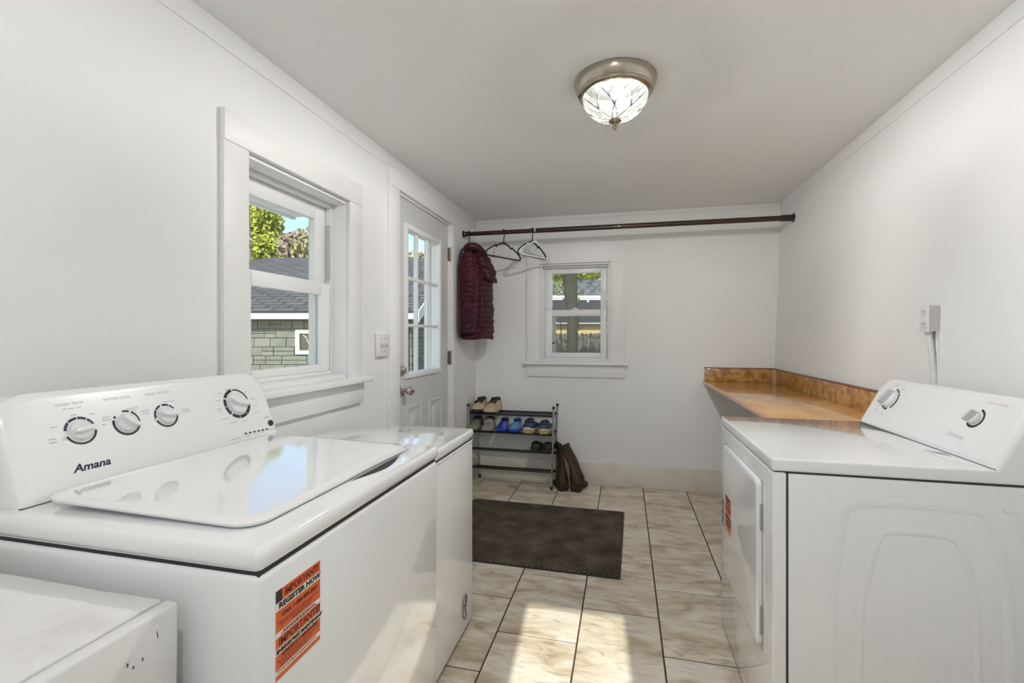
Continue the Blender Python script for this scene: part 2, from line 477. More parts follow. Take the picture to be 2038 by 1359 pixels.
# ------------------------------------------------------------------ door_1 with its casing
trimd = thing('trim_4', 'white painted casing around the outside door', None, (XL, 2.97, 0), kind='structure')
part('casing', bx(XL, C0, 2.411, 2.535, 0, 2.125, .002), 'trim_paint', trimd)
part('casing', bx(XL, C0, 3.40, 3.490, 0, 2.125, .002), 'trim_paint', trimd)
part('casing', bx(XL, C0 + .003, 2.411, 3.490, 2.125, 2.226, .002), 'trim_paint', trimd)
bm = nb(); rect_ring(bm, 'x', (2.535, 3.40, -.02, 2.125), (2.549, 3.386, .0, 2.112), XL - .15, XL - .001, .001)
part('jamb', bm, 'trim_paint', trimd)
part('threshold', bx(XL - .15, XL - .005, 2.549, 3.386, 0, .022, .004), 'brass_dark', trimd)
d1 = thing('door_1', 'grey-white outside door with nine glass lights in the left wall', None, (XL - .02, 2.97, .022), kind='structure')
DX0, DX1 = XL - .056, XL - .012
GLY0, GLY1, GLZ0, GLZ1 = 2.685, 3.195, 1.03, 1.93
bm = nb(); rect_ring(bm, 'x', (2.555, 3.380, .026, 2.108), (GLY0 - .03, GLY1 + .03, GLZ0 - .03, GLZ1 + .03), DX0, DX1)
part('slab', bm, 'door_paint', d1)
bm = nb(); rect_ring(bm, 'x', (GLY0 - .035, GLY1 + .035, GLZ0 - .035, GLZ1 + .035), (GLY0, GLY1, GLZ0, GLZ1), DX0 - .012, DX1 + .014, .008)
part('light_frame', bm, 'vinyl', d1)
cw, ch = (GLY1 - GLY0) / 3, (GLZ1 - GLZ0) / 3
for i in range(3):
    for j in range(3):
        part('pane', bx(XL - .036, XL - .032, GLY0 + cw * i, GLY0 + cw * (i + 1), GLZ0 + ch * j, GLZ0 + ch * (j + 1)), 'glass', d1)
for k in (1, 2):
    part('muntin', bx(XL - .045, XL - .016, GLY0 + cw * k - .009, GLY0 + cw * k + .009, GLZ0, GLZ1, .003), 'vinyl', d1)
    part('muntin', bx(XL - .044, XL - .017, GLY0, GLY1, GLZ0 + ch * k - .009, GLZ0 + ch * k + .009, .003), 'vinyl', d1)
for y0, y1 in ((2.665, 2.905), (3.02, 3.26)):
    bm = nb(); rect_ring(bm, 'x', (y0, y1, .22, .82), (y0 + .022, y1 - .022, .242, .798), DX1 - .002, DX1 + .006, .0029)
    box(bm, DX1 - .002, DX1 + .005, y0 + .055, y1 - .055, .275, .765, .003)
    part('raised_panel', bm, 'door_paint', d1)
kn = part('door_knob', lathe(nb(), [(.001, .0), (.034, .0), (.034, .006), (.014, .012), (.012, .034), (.022, .040), (.029, .052), (.027, .066), (.016, .074), (.001, .076)], (DX1, 2.617, .928), (1, 0, 0), 24), 'chrome', d1)
part('lock_button', lathe(nb(), [(.001, 0), (.006, 0), (.006, .008), (.001, .009)], (DX1 + .076, 2.617, .928), (1, 0, 0), 10), 'brass_dark', kn)
db = part('deadbolt', lathe(nb(), [(.001, 0), (.031, 0), (.031, .010), (.022, .016), (.001, .017)], (DX1, 2.612, 1.052), (1, 0, 0), 24), 'chrome', d1)
part('thumb_turn', bx(DX1 + .016, DX1 + .034, 2.609, 2.615, 1.034, 1.070, .002), 'chrome', db)
for z in (.28, 1.096, 1.891):
    bm = bx(XL - .012, C0 - .012, 3.378, 3.398, z - .05, z + .05, .002)
    cyl(bm, (C0 - .012, 3.388, z - .052), (C0 - .012, 3.388, z + .052), .007, n=10)
    part('hinge', bm, 'brass_dark', d1)

# ------------------------------------------------------------------ window_2 (back wall)
w2 = thing('window_2', 'small white double-hung window in the back wall under the clothes rod', None, (-.417, YB, 1.04), kind='structure')
B0 = YB - .022
part('casing', bx(-.837, -.722, B0, YB, 1.043, 1.89, .002), 'trim_paint', w2)
part('casing', bx(-.112, -.004, B0, YB, 1.043, 1.89, .002), 'trim_paint', w2)
part('casing', bx(-.837, -.004, B0 - .003, YB, 1.89, 2.04, .002), 'trim_paint', w2)
part('stool', bx(-.862, .028, YB - .065, YB + .09, 1.016, 1.043, .005), 'trim_paint', w2)
part('apron', bx(-.828, .004, YB - .02, YB, .910, 1.016, .002), 'trim_paint', w2)
part('jamb', rect_ring(nb(), 'y', (-.722, -.112, 1.043, 1.89), (-.705, -.129, 1.055, 1.876), YB + .002, YB + .15, .001), 'trim_paint', w2)
part('window_frame', rect_ring(nb(), 'y', (-.705, -.129, 1.055, 1.876), (-.690, -.144, 1.072, 1.862), YB + .045, YB + .13, .003), 'vinyl', w2)
us = part('upper_sash', rect_ring(nb(), 'y', (-.686, -.148, 1.465, 1.862), (-.628, -.203, 1.495, 1.815), YB + .09, YB + .115, .004), 'vinyl', w2)
part('pane', bx(-.628, -.203, YB + .101, YB + .104, 1.495, 1.815), 'glass', us)
ls = part('lower_sash', rect_ring(nb(), 'y', (-.686, -.148, 1.074, 1.493), (-.624, -.203, 1.117, 1.437), YB + .060, YB + .086, .004), 'vinyl', w2)
part('pane', bx(-.624, -.203, YB + .072, YB + .075, 1.117, 1.437), 'glass', ls)
bm = bx(-.45, -.39, YB + .058, YB + .085, 1.493, 1.504, .003); cyl(bm, (-.42, YB + .066, 1.504), (-.42, YB + .066, 1.512), .012, n=12)
part('latch', bm, 'vinyl', ls)
bm = nb()
for k in range(12):
    z = 1.117 + .32 * k / 12
    prism(bm, [(-.622, YB + .078, z), (-.592 + .004 * (k % 3), YB + .078, z), (-.594 - .004 * (k % 2), YB + .082, z + .0267), (-.622, YB + .082, z + .0267)], (0, .002, 0))
part('weather_tape', fixn(bm), 'gutter', ls)
part('vent_stop', bx(-.622, -.606, YB + .070, YB + .0765, 1.192, 1.207, .001), 'black_plastic', ls)
part('outer_casing', rect_ring(nb(), 'y', (-.80, -.03, .98, 1.98), (-.705, -.129, 1.06, 1.876), YB + .15, YB + .18, .003), 'siding', w2)

# ------------------------------------------------------------------ window_3 (behind the camera)
w3 = thing('window_3', 'tall narrow window in the rear wall', None, (0, YR, .85), kind='structure')
part('window_frame', rect_ring(nb(), 'y', RO, (RO[0] + .05, RO[1] - .05, RO[2] + .05, RO[3] - .05), YR - .12, YR - .05, .003), 'vinyl', w3)
part('pane', bx(RO[0] + .05, RO[1] - .05, YR - .09, YR - .086, RO[2] + .05, RO[3] - .05), 'glass', w3)
part('casing', rect_ring(nb(), 'y', (RO[0] - .1, RO[1] + .1, RO[2] - .1, RO[3] + .1), RO, YR, YR + .02, .002), 'trim_paint', w3)

# ------------------------------------------------------------------ washer
def console(u0, u1, zb, zt, yb, yt, yback, rad, tilt_r=.03):
    """control console: sloped face with rounded top corners, sides sweeping to the back"""
    W, H = u1 - u0, math.hypot(zt - zb, yt - yb)
    up = V((0, yt - yb, zt - zb)).normalized()
    nrm = V((0, -up.z, up.y))
    c = V(((u0 + u1) / 2, (yb + yt) / 2, (zb + zt) / 2))
    def ring(w, h, r, off, rb=.004, dy=None):
        out = []
        for x, y in rrect(w, h, r, 8, rb):
            p = c + V((1, 0, 0)) * x + up * y + nrm * off
            p.z = max(p.z, zb)
            if dy is not None: p.y = dy
            out.append(p)
        return out
    rings = [ring(W - .050, H - .040, rad * .8, .002, .012), ring(W - .026, H - .018, rad * .9, .0015, .012),
             ring(W - .012, H - .006, rad, -.003), ring(W - .003, H - .001, rad, -.010), ring(W, H, rad, -.02)]
    last = ring(W, H, rad, -.02)
    back = []
    for p in last:
        q = p.copy(); q.y = yback; back.append(q)
    rings.append(back)
    bm = loft(nb(), rings)
    return fixn(bm), c, up, nrm
def sticker(parent, M, w, h):
    st = obj('sticker', (lambda b: (prism(b, [M @ V(p) for p in ((0, 0, 0), (w, 0, 0), (w, h, 0), (0, h, 0))], (M.to_3x3() @ V((0, 0, .0004)))), fixn(b))[1])(nb()), 'sticker_white', parent, smooth=0, label='orange and white notice sticker')
    bm = nb()
    for a, b in ((0, .135), (.232, .47), (.53, .65), (.724, .892), (.946, 1)):
        quad(bm, M, 0, w, h * (1 - b), h * (1 - a), .0006)
    obj('orange_bands', bm, 'sticker_orange', st, smooth=0)
    bm = nb(); quad(bm, M, 0, w * .13, h * .865, h, .0008); obj('corner_patch', bm, 'ink_black', st, smooth=0)
    bm = nb()
    for k, (f, a, b) in enumerate(((.375, .05, .95), (.405, .10, .80), (.435, .35, .75), (.49, .15, .85), (.51, .10, .90), (.80, .04, .96), (.83, .08, .80), (.86, .10, .7), (.915, .05, .9))):
        x = a * w
        while x < b * w:
            q = random.uniform(.02, .06) * w
            quad(bm, M, x, min(x + q, b * w), h * (1 - f) - h * .0075, h * (1 - f) + h * .0075, .0008)
            x += q + .012 * w
    obj('small_print', bm, 'ink_maroon', st, smooth=0, kind='stuff')
    def tx(s, f, size, m, bold=.0, width=1.):
        text(s, size * h, m, st, M @ Matrix.Translation((w * .53, h * (1 - f), .0009)), bold=bold, width=width)
    text('IMPORTANT!', .105 * h, 'ink_maroon', st, M @ Matrix.Translation((w * .565, h * .928, .0009)), bold=.0004, width=.80 * w / h / .64)
    tx('REGISTER NOW', .183, .085, 'ink_black', .0005, .98 * w / h / .64)
    tx('CALL 1-888-800-3361', .30, .07, 'ink_maroon', .0004, .82 * w / h / .64)
    tx('IMPORTANTE!', .592, .115, 'ink_maroon', .0004, .82 * w / h / .64)
    tx('ENREGISTREZ MAINTENANT', .688, .058, 'ink_black', .0004, .88 * w / h / .64)
    tx('APPELEZ LE 1-888-800-3361', .752, .052, 'ink_maroon', .0003, .86 * w / h / .64)
    return st
def fm(c, up, nrm, x, y, off=.002):      # frame on a console face: x right, y up from face centre
    return mframe(c + V((1, 0, 0)) * x + up * y + nrm * off, (1, 0, 0), up)
def knob(parent, M, r, ang, h=.028, m='knob_white', mg='knob_white'):
    bm = lathe(nb(), [(.001, 0), (r, 0), (r * .96, h * .35), (r * .88, h * .45), (.001, h * .5)], (0, 0, 0), (0, 0, 1), 32)
    bm.transform(M)
    k = obj('control_knob', fixn(bm), m, parent, smooth=50)
    bm = nb()
    a = math.radians(ang)
    pts = []
    for t, w in ((-.98, .20), (-.6, .34), (0, .42), (.6, .34), (.98, .16)):
        pts.append((t * r, w * r))
    lo = [V((x, y, h * .3)) for x, y in pts] + [V((x, -y, h * .3)) for x, y in reversed(pts)]
    hi = [V((p.x * .96, p.y * .55, h)) for p in lo]
    loft(bm, [lo, hi]); bm.transform(M @ Matrix.Rotation(a, 4, 'Z'))
    obj('grip', fixn(bm), mg, k, smooth=40)
    return k

def dashes(bm, M, cx, cy, w, hh=.0022):
    x = cx - w / 2
    while x < cx + w / 2:
        q = random.uniform(.003, .006)
        quad(bm, M, x, min(x + q, cx + w / 2), cy - hh / 2, cy + hh / 2, .0004)
        x += q + .0012

WY, WX = .945, -.534
ws = thing('washing_machine', 'white top-load washing machine with four control knobs under the left window', 'washer', (WX, WY, 0), PI / 2)
HW, DEP = .352, .666
obj('body', bx(-HW + .004, HW - .004, .004, DEP, .02, .893, .012, 3), 'enamel', ws)
obj('body_seam', bx(-HW + .010, HW - .010, .009, DEP - .004, .888, .899), 'gap_dark', ws, smooth=0)
for sx in (-1, 1):
    for y in (.05, DEP - .05):
        obj('foot', lathe(nb(), [(.001, 0), (.022, 0), (.022, .010), (.009, .012), (.009, .03), (.001, .03)], (sx * (HW - .05), y, 0), (0, 0, 1), 14), 'black_plastic', ws)
obj('top_deck', bx(-HW, HW, 0, DEP, .897, .936, .014, 4), 'enamel', ws)
# lid: a softly crowned slab, hinged under the console
bm = nb()
def lidring(sx, y0, y1, r, dz):
    out = []
    cy = (y0 + y1) / 2
    for x, y in rrect(sx * 2, y1 - y0, r, 6, r):
        yy = cy - y
        t = (yy - .06) / .47
        out.append(V((x - .005, yy, dz + .010 * t)))
    return out
rings = [lidring(.292, .064, .535, .045, .9375), lidring(.296, .060, .538, .047, .9405), lidring(.297, .059, .538, .048, .9445), lidring(.293, .064, .535, .046, .9480), lidring(.275, .085, .52, .04, .9488)]
loft(bm, rings)
obj('lid', fixn(bm), 'enamel', ws, smooth=50)
# flat dark patch, shade painted in for the hollow that lifts the lid
bm = nb()
up_, lo_ = [], []
for k in range(17):
    t = k / 16
    u = -.02 + .235 * t
    d = math.sin(PI * t) ** 1.2
    up_.append(V((u, .0575, .9368))); lo_.append(V((u, .0575 - .026 * d, .9366)))
for k in range(16): bm.faces.new([bm.verts.new(p) for p in (up_[k], lo_[k], lo_[k + 1], up_[k + 1])])
obj('finger_shade', fixn(bm), 'gap_dark', ws, smooth=0)
bm, cc, cu_, cn = console(-.322, .352, .934, 1.146, .549, .634, .672, .062)
cons = obj('console', bm, 'plastic_white', ws, smooth=40)
obj('console_seam', bx(-.318, .348, .552, .66, .932, .9375), 'gap_dark', ws, smooth=0)
FH = 0.5 * math.hypot(.194, .081)
def wf(u, z): return fm(cc, cu_, cn, u - cc.x, (z - cc.z) / cu_.z)
kx = [.755 - WY, .850 - WY, .947 - WY, 1.170 - WY]
for i, (x, zz, r, an) in enumerate(((kx[0], 1.056, .0240, 8), (kx[1], 1.056, .0242, -42), (kx[2], 1.057, .0242, -10), (kx[3], 1.057, .036, -20))):
    k = knob(ws, wf(x, zz), r * .92, an, .021)
    bm = nb(); M = wf(x, zz)
    if i == 0:
        for a, b in ((18, 52), (56, 90), (94, 130), (134, 172)): arcband(bm, M, r * 1.05, r * 1.28, a, b)
        o = obj('dial_ring', bm, 'ink_navy', cons, smooth=0); bm = nb()
        arcband(bm, M, r * 1.10, r * 1.28, 198, 352)
    elif i == 1:
        for a, b in ((66, 96), (138, 150)): arcband(bm, M, r * 1.05, r * 1.25, a, b)
        o = obj('dial_ring', bm, 'ink_navy', cons, smooth=0); bm = nb()
        arcband(bm, M, r * 1.06, r * 1.27, 160, 415)
    elif i == 2:
        for a, b in ((30, 60), (64, 98), (108, 140), (144, 185)): arcband(bm, M, r * 1.05, r * 1.26, a, b)
        o = obj('dial_ring', bm, 'ink_navy', cons, smooth=0); bm = nb()
        arcband(bm, M, r * 1.08, r * 1.27, 200, 350)
    else:
        for a, b in ((100, 150), (156, 186), (189, 222), (228, 262), (265, 300), (303, 352)): arcband(bm, M, r * 1.03, r * 1.30, a, b)
        arcband(bm, M, r * 1.10, r * 1.22, 10, 94)
    obj('dial_ring', bm, 'ink_black', cons, smooth=0)
bm = nb()
for i, (x, labs) in enumerate(((kx[0], ((-.045, .020, .012), (-.005, .040, .012), (.030, .037, .012), (.048, .008, .010), (-.053, -.004, .012), (-.053, -.011, .012))),
                               (kx[1], ((-.040, .024, .016), (-.040, .018, .016), (.022, .036, .026), (.022, .030, .012))),
                               (kx[2], ((-.048, .025, .022), (-.048, .018, .018), (.018, .040, .030), (.056, .012, .026), (.056, .006, .024))),
                               (kx[3], ((-.062, .022, .016), (-.046, .042, .014), (-.022, .052, .014), (.020, .050, .012), (.045, .036, .014), (.064, .010, .018), (.066, -.012, .018), (.062, -.034, .018), (-.066, -.002, .016), (-.066, -.008, .016), (-.058, -.034, .026), (-.034, -.050, .020), (.006, -.053, .020))))):
    M = wf(x, 1.052)
    for a, b, w in labs: dashes(bm, M, a, b, w)
obj('dial_markings', bm, 'ink_grey', cons, smooth=0, kind='stuff')
text('WASH TEMP', .0088, 'ink_grey', cons, wf(kx[0] - .006, 1.1125), width=1.1)
text('all rinses cold', .0062, 'ink_grey', cons, wf(kx[0] - .004, 1.1035))
text('WATER LEVEL', .0088, 'ink_grey', cons, wf(kx[1] - .005, 1.1125), width=1.1)
text('RINSE OPTION', .0088, 'ink_grey', cons, wf(kx[2] - .004, 1.1125), width=1.1)
M = wf(.757 - WY, .983)
text('Amana', .0225, 'ink_navy', cons, M, shear=.32, bold=.0007, width=1.12)
text('START', .0085, 'ink_grey', cons, wf(1.262 - WY, 1.000), bold=.0002)
obj('start_button', (lambda b: (b.transform(wf(1.270 - WY, .981)), fixn(b))[1])(lathe(nb(), [(.001, 0), (.0095, 0), (.009, .004), (.001, .0045)], n=20)), 'ink_black', cons)
for k in range(6):
    bm = nb(); quad(bm, wf(1.165 - WY + .0165 * k, .9685 - .0006 * k), -.0045, .0045, -.0022, .0022, .0008)
    obj('indicator_light', bm, 'ink_black', cons, smooth=0)
bm = nb(); M = wf(1.20 - WY, .962)
for a, w in ((-.075, .030), (-.03, .014), (0, .010), (.026, .02), (.07, .03)): dashes(bm, M, a, -.001, w)
obj('small_print', bm, 'ink_grey', cons, smooth=0, kind='stuff')
sticker(ws, mframe((-.313, .0038, .709), (1, 0, 0), (0, 0, 1)), .111, .143)

# ------------------------------------------------------------------ chest freezer
fz = thing('chest_freezer', 'low white chest freezer standing between the washer and the shoe rack', 'freezer', (-.650, 1.648, 0), PI / 2)
HF = .318
obj('body', bx(-HF, HF, 0, .60, .022, .806, .014, 3), 'enamel_side', fz)
obj('gasket', bx(-HF + .008, HF - .008, .008, .59, .800, .816), 'gap_dark', fz, smooth=0)
obj('lid', bx(-HF - .002, HF + .002, -.004, .605, .812, .853, .013, 4), 'enamel', fz)
bm = nb(); tube(bm, [(HF - .012, -.001, .806), (HF - .03, -.001, .802), (-HF + .03, -.001, .802)], .002, 6)
obj('front_trim', bm, 'enamel_side', fz)
for sx in (-1, 1):
    for y in (.05, .55):
        obj('foot', lathe(nb(), [(.001, 0), (.02, 0), (.02, .024), (.001, .024)], (sx * (HF - .05), y, 0), (0, 0, 1), 12), 'black_plastic', fz)
M = mframe((.212, -.0006, .125), (1, 0, 0), (0, 0, 1))
bm = nb()
for k in range(5):
    pass
pts = [M @ V((.030 * math.cos(a), .050 * math.sin(a), .0004)) for a in [math.radians(100 + 200 * k / 20) for k in range(21)]]
tube(bm, pts, .0011, 5)
obj('emblem_outline', bm, 'ink_black', fz)
bm = nb()
tube(bm, [M @ V(p) for p in ((.012, .046, .0004), (-.002, .000, .0004), (.006, -.006, .0004), (.020, .030, .0004), (.012, .046, .0004))], .0016, 5)
tube(bm, [M @ V(p) for p in ((-.012, .010, .0004), (-.016, .000, .0004))], .0018, 5)
tube(bm, [M @ V(p) for p in ((.000, -.008, .0004), (-.004, -.018, .0004), (.008, -.012, .0004))], .0016, 5)
tube(bm, [M @ V(p) for p in ((.012, -.026, .0004), (.008, -.038, .0004))], .0020, 5)
obj('emblem_strokes', bm, 'ink_black', fz)

# ------------------------------------------------------------------ dryer
DYC = 1.838
dr = thing('clothes_dryer', 'white front-load clothes dryer with rounded console against the right wall', 'dryer', (.412, DYC, 0), -PI / 2)
HD, DD = .3655, .685
obj('core', bx(-HD + .006, HD - .006, .006, DD - .004, .02, .872), 'gap_dark', dr, smooth=0)
# front panel wraps a little way round the corners
obj('front_panel', bx(-HD, HD, 0, .036, .015, .870, .006, 3), 'enamel', dr)
for sx in (-1, 1):
    x0, x1 = (HD - .012, HD) if sx > 0 else (-HD, -HD + .012)
    obj('side_panel', bx(x0, x1, .041, DD, .015, .868, .003), 'enamel_side', dr)
obj('top_panel', bx(-HD - .001, HD + .001, -.002, DD, .873, .910, .008, 4), 'enamel', dr)
def ridge(pts, w, h, name='embossed_ridge'):
    """raised line pressed in the near side panel, points (world X, z)"""
    P = [V((HD, x - .412, z)) for x, z in pts]
    # smooth the corners
    for _ in range(2):
        q = [P[0]]
        for a, b in zip(P, P[1:]): q += [a * .75 + b * .25, a * .25 + b * .75]
        P = q + [P[-1]]
    bm = nb(); rings = []
    for i, p in enumerate(P):
        t = (P[min(i + 1, len(P) - 1)] - P[max(i - 1, 0)]).normalized()
        s = t.cross(V((1, 0, 0))).normalized()
        rings.append([p + s * (w * c) + V((1, 0, 0)) * (h * d) for c, d in ((-.5, -.3), (-.3, .45), (0, 1), (.3, .45), (.5, -.3))])
    loft(bm, rings)
    return obj(name, fixn(bm), 'enamel_side', dr, smooth=80)
inner = [(.628, .03), (.628, .459), (.639, .566), (.669, .697), (.683, .722), (.705, .731), (.832, .730), (.856, .716), (.873, .665), (.887, .598), (.897, .518), (.900, .30), (.900, .03)]
outer = [(.557, .03), (.557, .513), (.576, .674), (.589, .770), (.617, .805), (.910, .806), (.927, .780), (.943, .713), (.960, .619), (.966, .548), (.970, .3), (.970, .03)]
ridge(inner, .024, .0030); ridge(outer, .034, .0028)
ridge([(.953, .808), (.973, .808), (.986, .789), (.996, .742), (1.01, .64), (1.02, .5), (1.02, .05)], .016, .0028)
# door on the front
du0, du1 = -(2.085 - DYC), -(1.572 - DYC)
do = obj('door', (lambda b: fixn(loft(b, [[V(((du0 + du1) / 2 + x, y, .558 + z)) for x, z in rrect(w, h, r, 6)] for y, w, h, r in
    ((-.001, du1 - du0, .515, .03), (-.012, du1 - du0, .515, .03), (-.0155, du1 - du0 - .008, .507, .028), (-.017, du1 - du0 - .03, .485, .02))])))(nb()), 'enamel', dr)
obj('door_gap', bx(du0 - .003, du1 + .003, -.003, .002, .298, .818), 'ink_grey', do, smooth=0)
for z0, z1 in ((.663, .744), (.345, .432)):
    obj('hinge', bx(du1 + .001, du1 + .005, -.008, .0, z0, z1, .001), 'grey_plastic', do)
bm = nb(); prism(bm, [(du0 + x, -.0165, z) for x, z in ((.006, .50), (.024, .482), (.042, .50), (.042, .588), (.024, .606), (.006, .588))], (0, -.003, 0))
hd = obj('handle', fixn(bm), 'grey_plastic', do)
bm = nb()
for k in range(3): box(bm, du0 + .008, du0 + .018, -.0202, -.0192, .497 + .033 * k, .522 + .033 * k)
obj('handle_slot', bm, 'gap_dark', hd, smooth=0)
sticker(do, mframe((-.187, -.0172, .49), (1, 0, 0), (0, 0, 1)), .095, .138)
bm, cc, cu_, cn = console(-.362, .3655, .908, 1.094, .522, .618, .674, .060)
dc = obj('console', bm, 'plastic_white', dr, smooth=40)
obj('console_seam', bx(-.356, .360, .525, .66, .906, .9115), 'gap_dark', dr, smooth=0)
def df(Y, z): return fm(cc, cu_, cn, -(Y - DYC) - cc.x, (z - cc.z) / cu_.z)
M = df(2.075, 1.018); knob(dr, M, .034, 62, .03, 'knob_white', 'knob_grey')
bm = nb()
for a, b in ((-52, 40), (46, 62), (66, 84), (232, 246), (252, 262), (266, 286)): arcband(bm, M, .0375, .045, a, b)
obj('dial_ring', bm, 'ink_black', dc, smooth=0)
bm = nb()
for a, b, w in ((-.010, .058, .022), (-.006, .066, .026), (-.030, .050, .014), (.040, .050, .018), (.038, .044, .014), (.042, .060, .016), (-.046, -.030, .020), (-.048, -.038, .018), (-.050, -.052, .026), (-.05, -.060, .018), (-.004, -.060, .016), (.0, -.068, .014), (.056, .02, .006), (.057, .0, .006), (.052, -.03, .012)): dashes(bm, M, a, b, w)
obj('dial_markings', bm, 'ink_grey', dc, smooth=0, kind='stuff')
M = df(1.632, 1.020); knob(dr, M, .020, 62, .026, 'knob_white', 'knob_grey')
bm = nb(); arcband(bm, M, .024, .031, -135, 80)
obj('dial_ring', bm, 'ink_black', dc, smooth=0)
text('PUSH TO START', .0105, 'ink_red', dc, df(1.588, 1.066))
text('Amana', .024, 'knob_grey', dc, df(1.668, .962), shear=.32, bold=.0003, width=1.1)
# lint screen cover in the top
bm = nb(); prism(bm, [(.165, .470, .9101), (.190, .512, .9101), (.345, .505, .9101), (.272, .468, .9101)], (0, 0, .0022))
lc = obj('lint_cover', fixn(bm), 'enamel_side', dr)
bm = nb(); prism(bm, [(.166, .4715, .9124), (.189, .5105, .9124), (.232, .504, .9124), (.200, .482, .9124)], (0, 0, .0004))
obj('pull_notch', fixn(bm), 'grey_plastic', lc)
for sx in (-1, 1):
    for y in (.06, DD - .06):
        obj('foot', lathe(nb(), [(.001, 0), (.02, 0), (.02, .02), (.001, .02)], (sx * (HD - .06), y, 0), (0, 0, 1), 12), 'black_plastic', dr)

# ------------------------------------------------------------------ painted wooden box in the near left corner
pb = thing('wooden_box', 'rough white painted wooden box in the near left corner beside the washer', 'box', (-.97, .32, 0))
PBM = 'old_paint'
def jag(bm, amt, sc=18):
    for v in bm.verts:
        n = noise.noise_vector(v.co * sc)
        v.co += V((n.x, n.y, n.z)) * amt
    return bm
def board(x0, x1, y0, y1, z0, z1, n=10):
    b = bx(x0, x1, y0, y1, z0, z1, .004, 2)
    bmesh.ops.subdivide_edges(b, edges=[e for e in b.edges if e.calc_length() > .12], cuts=n, use_grid_fill=True)
    return jag(b, .0022)
part('top_board', board(-1.305, -.676, .06, .560, .842, .863), PBM, pb, smooth=50)
part('side_board', board(-.671, -.648, .06, .562, .0, .862), PBM, pb, smooth=50)
part('back_board', bx(-1.30, -.673, .535, .556, .0, .840, .002), PBM, pb)
part('front_board', bx(-1.30, -.673, .065, .085, .0, .840, .002), PBM, pb)
part('side_board', bx(-1.305, -1.285, .086, .534, .0, .840, .002), PBM, pb)
part('batten', bx(-1.28, -.68, .086, .534, .10, .12, .002), PBM, pb)
bm = nb()
random.seed(3)
for k in range(16):
    y = random.uniform(.40, .55); z = random.uniform(.62, .835); h = random.uniform(.001, .006); w = random.uniform(.0005, .0013)
    box(bm, -.6490, -.6468, y, y + w, z, z + h)
part('paint_chips', bm, 'chip', pb, smooth=0, kind='stuff')

# ------------------------------------------------------------------ corner counter
ct = thing('countertop', 'brown laminate counter with backsplash in the far right corner', 'counter', (.88, 3.15, .875))
part('top', bx(.632, 1.130, 2.27, YB - .002, .872, .900, .002), 'counter_laminate', ct)
bm = nb(); tube(bm, [(.632, 2.27, .886), (.632, YB - .003, .886)], .0145, 12)
part('front_edge', bm, 'counter_edge', ct)
part('backsplash', bx(.628, 1.111, YB - .022, YB - .002, .900, 1.004, .001), 'splash_laminate', ct)
part('splash_cap', bx(.626, 1.108, YB - .025, YB - .001, 1.004, 1.010, .001), 'counter_cap', ct)
part('backsplash', bx(1.113, 1.133, 2.29, 3.904, .900, 1.004, .001), 'splash_laminate', ct)
part('splash_cap', bx(1.110, 1.136, 2.29, YB - .002, 1.004, 1.010, .001), 'counter_cap', ct)
part('corner_strip', bx(1.1115, 1.134, 3.905, YB - .003, .900, 1.004, .001), 'counter_corner', ct)
part('cleat', bx(.66, 1.12, YB - .03, YB - .001, .83, .872, .002), 'base_paint', ct)
part('cleat', bx(1.095, 1.13, 2.30, YB - .03, .83, .872, .002), 'base_paint', ct)

# ------------------------------------------------------------------ clothes rod
RY0, RY1, RZ = 3.703, 3.741, 2.113
rod = thing('clothes_rod', 'dark wooden clothes rod running across the back of the room', 'rod', (0, 3.72, RZ))
def rp(x): return V((x, RY0 + (RY1 - RY0) * (x + 1.311) / 2.5, RZ))
xe = xr(RZ)
bm = nb(); cyl(bm, rp(XL + .010), rp(-.62), .0175, n=20); part('thin_section', bm, 'rod_wood', rod)
bm = nb(); cyl(bm, rp(-.70), rp(xe - .008), .0195, n=20); part('thick_section', bm, 'rod_wood', rod)
part('end_socket', lathe(nb(), [(.001, 0), (.030, 0), (.030, .005), (.021, .010), (.021, .035), (.001, .035)], rp(XL), (1, 0, 0), 24), 'flange_dark', rod)
bm = nb(); cyl(bm, rp(XL + .020) + V((0, -.0215, -.001)), rp(XL + .020) + V((0, -.0205, -.001)), .0055, n=12)
part('screw_hole', bm, 'knob_grey', rod)
part('end_socket', lathe(nb(), [(.001, 0), (.032, 0), (.032, .006), (.0235, .012), (.0235, .085), (.001, .085)], rp(xe), (-1, 0, 0), 24), 'rod_wood', rod)

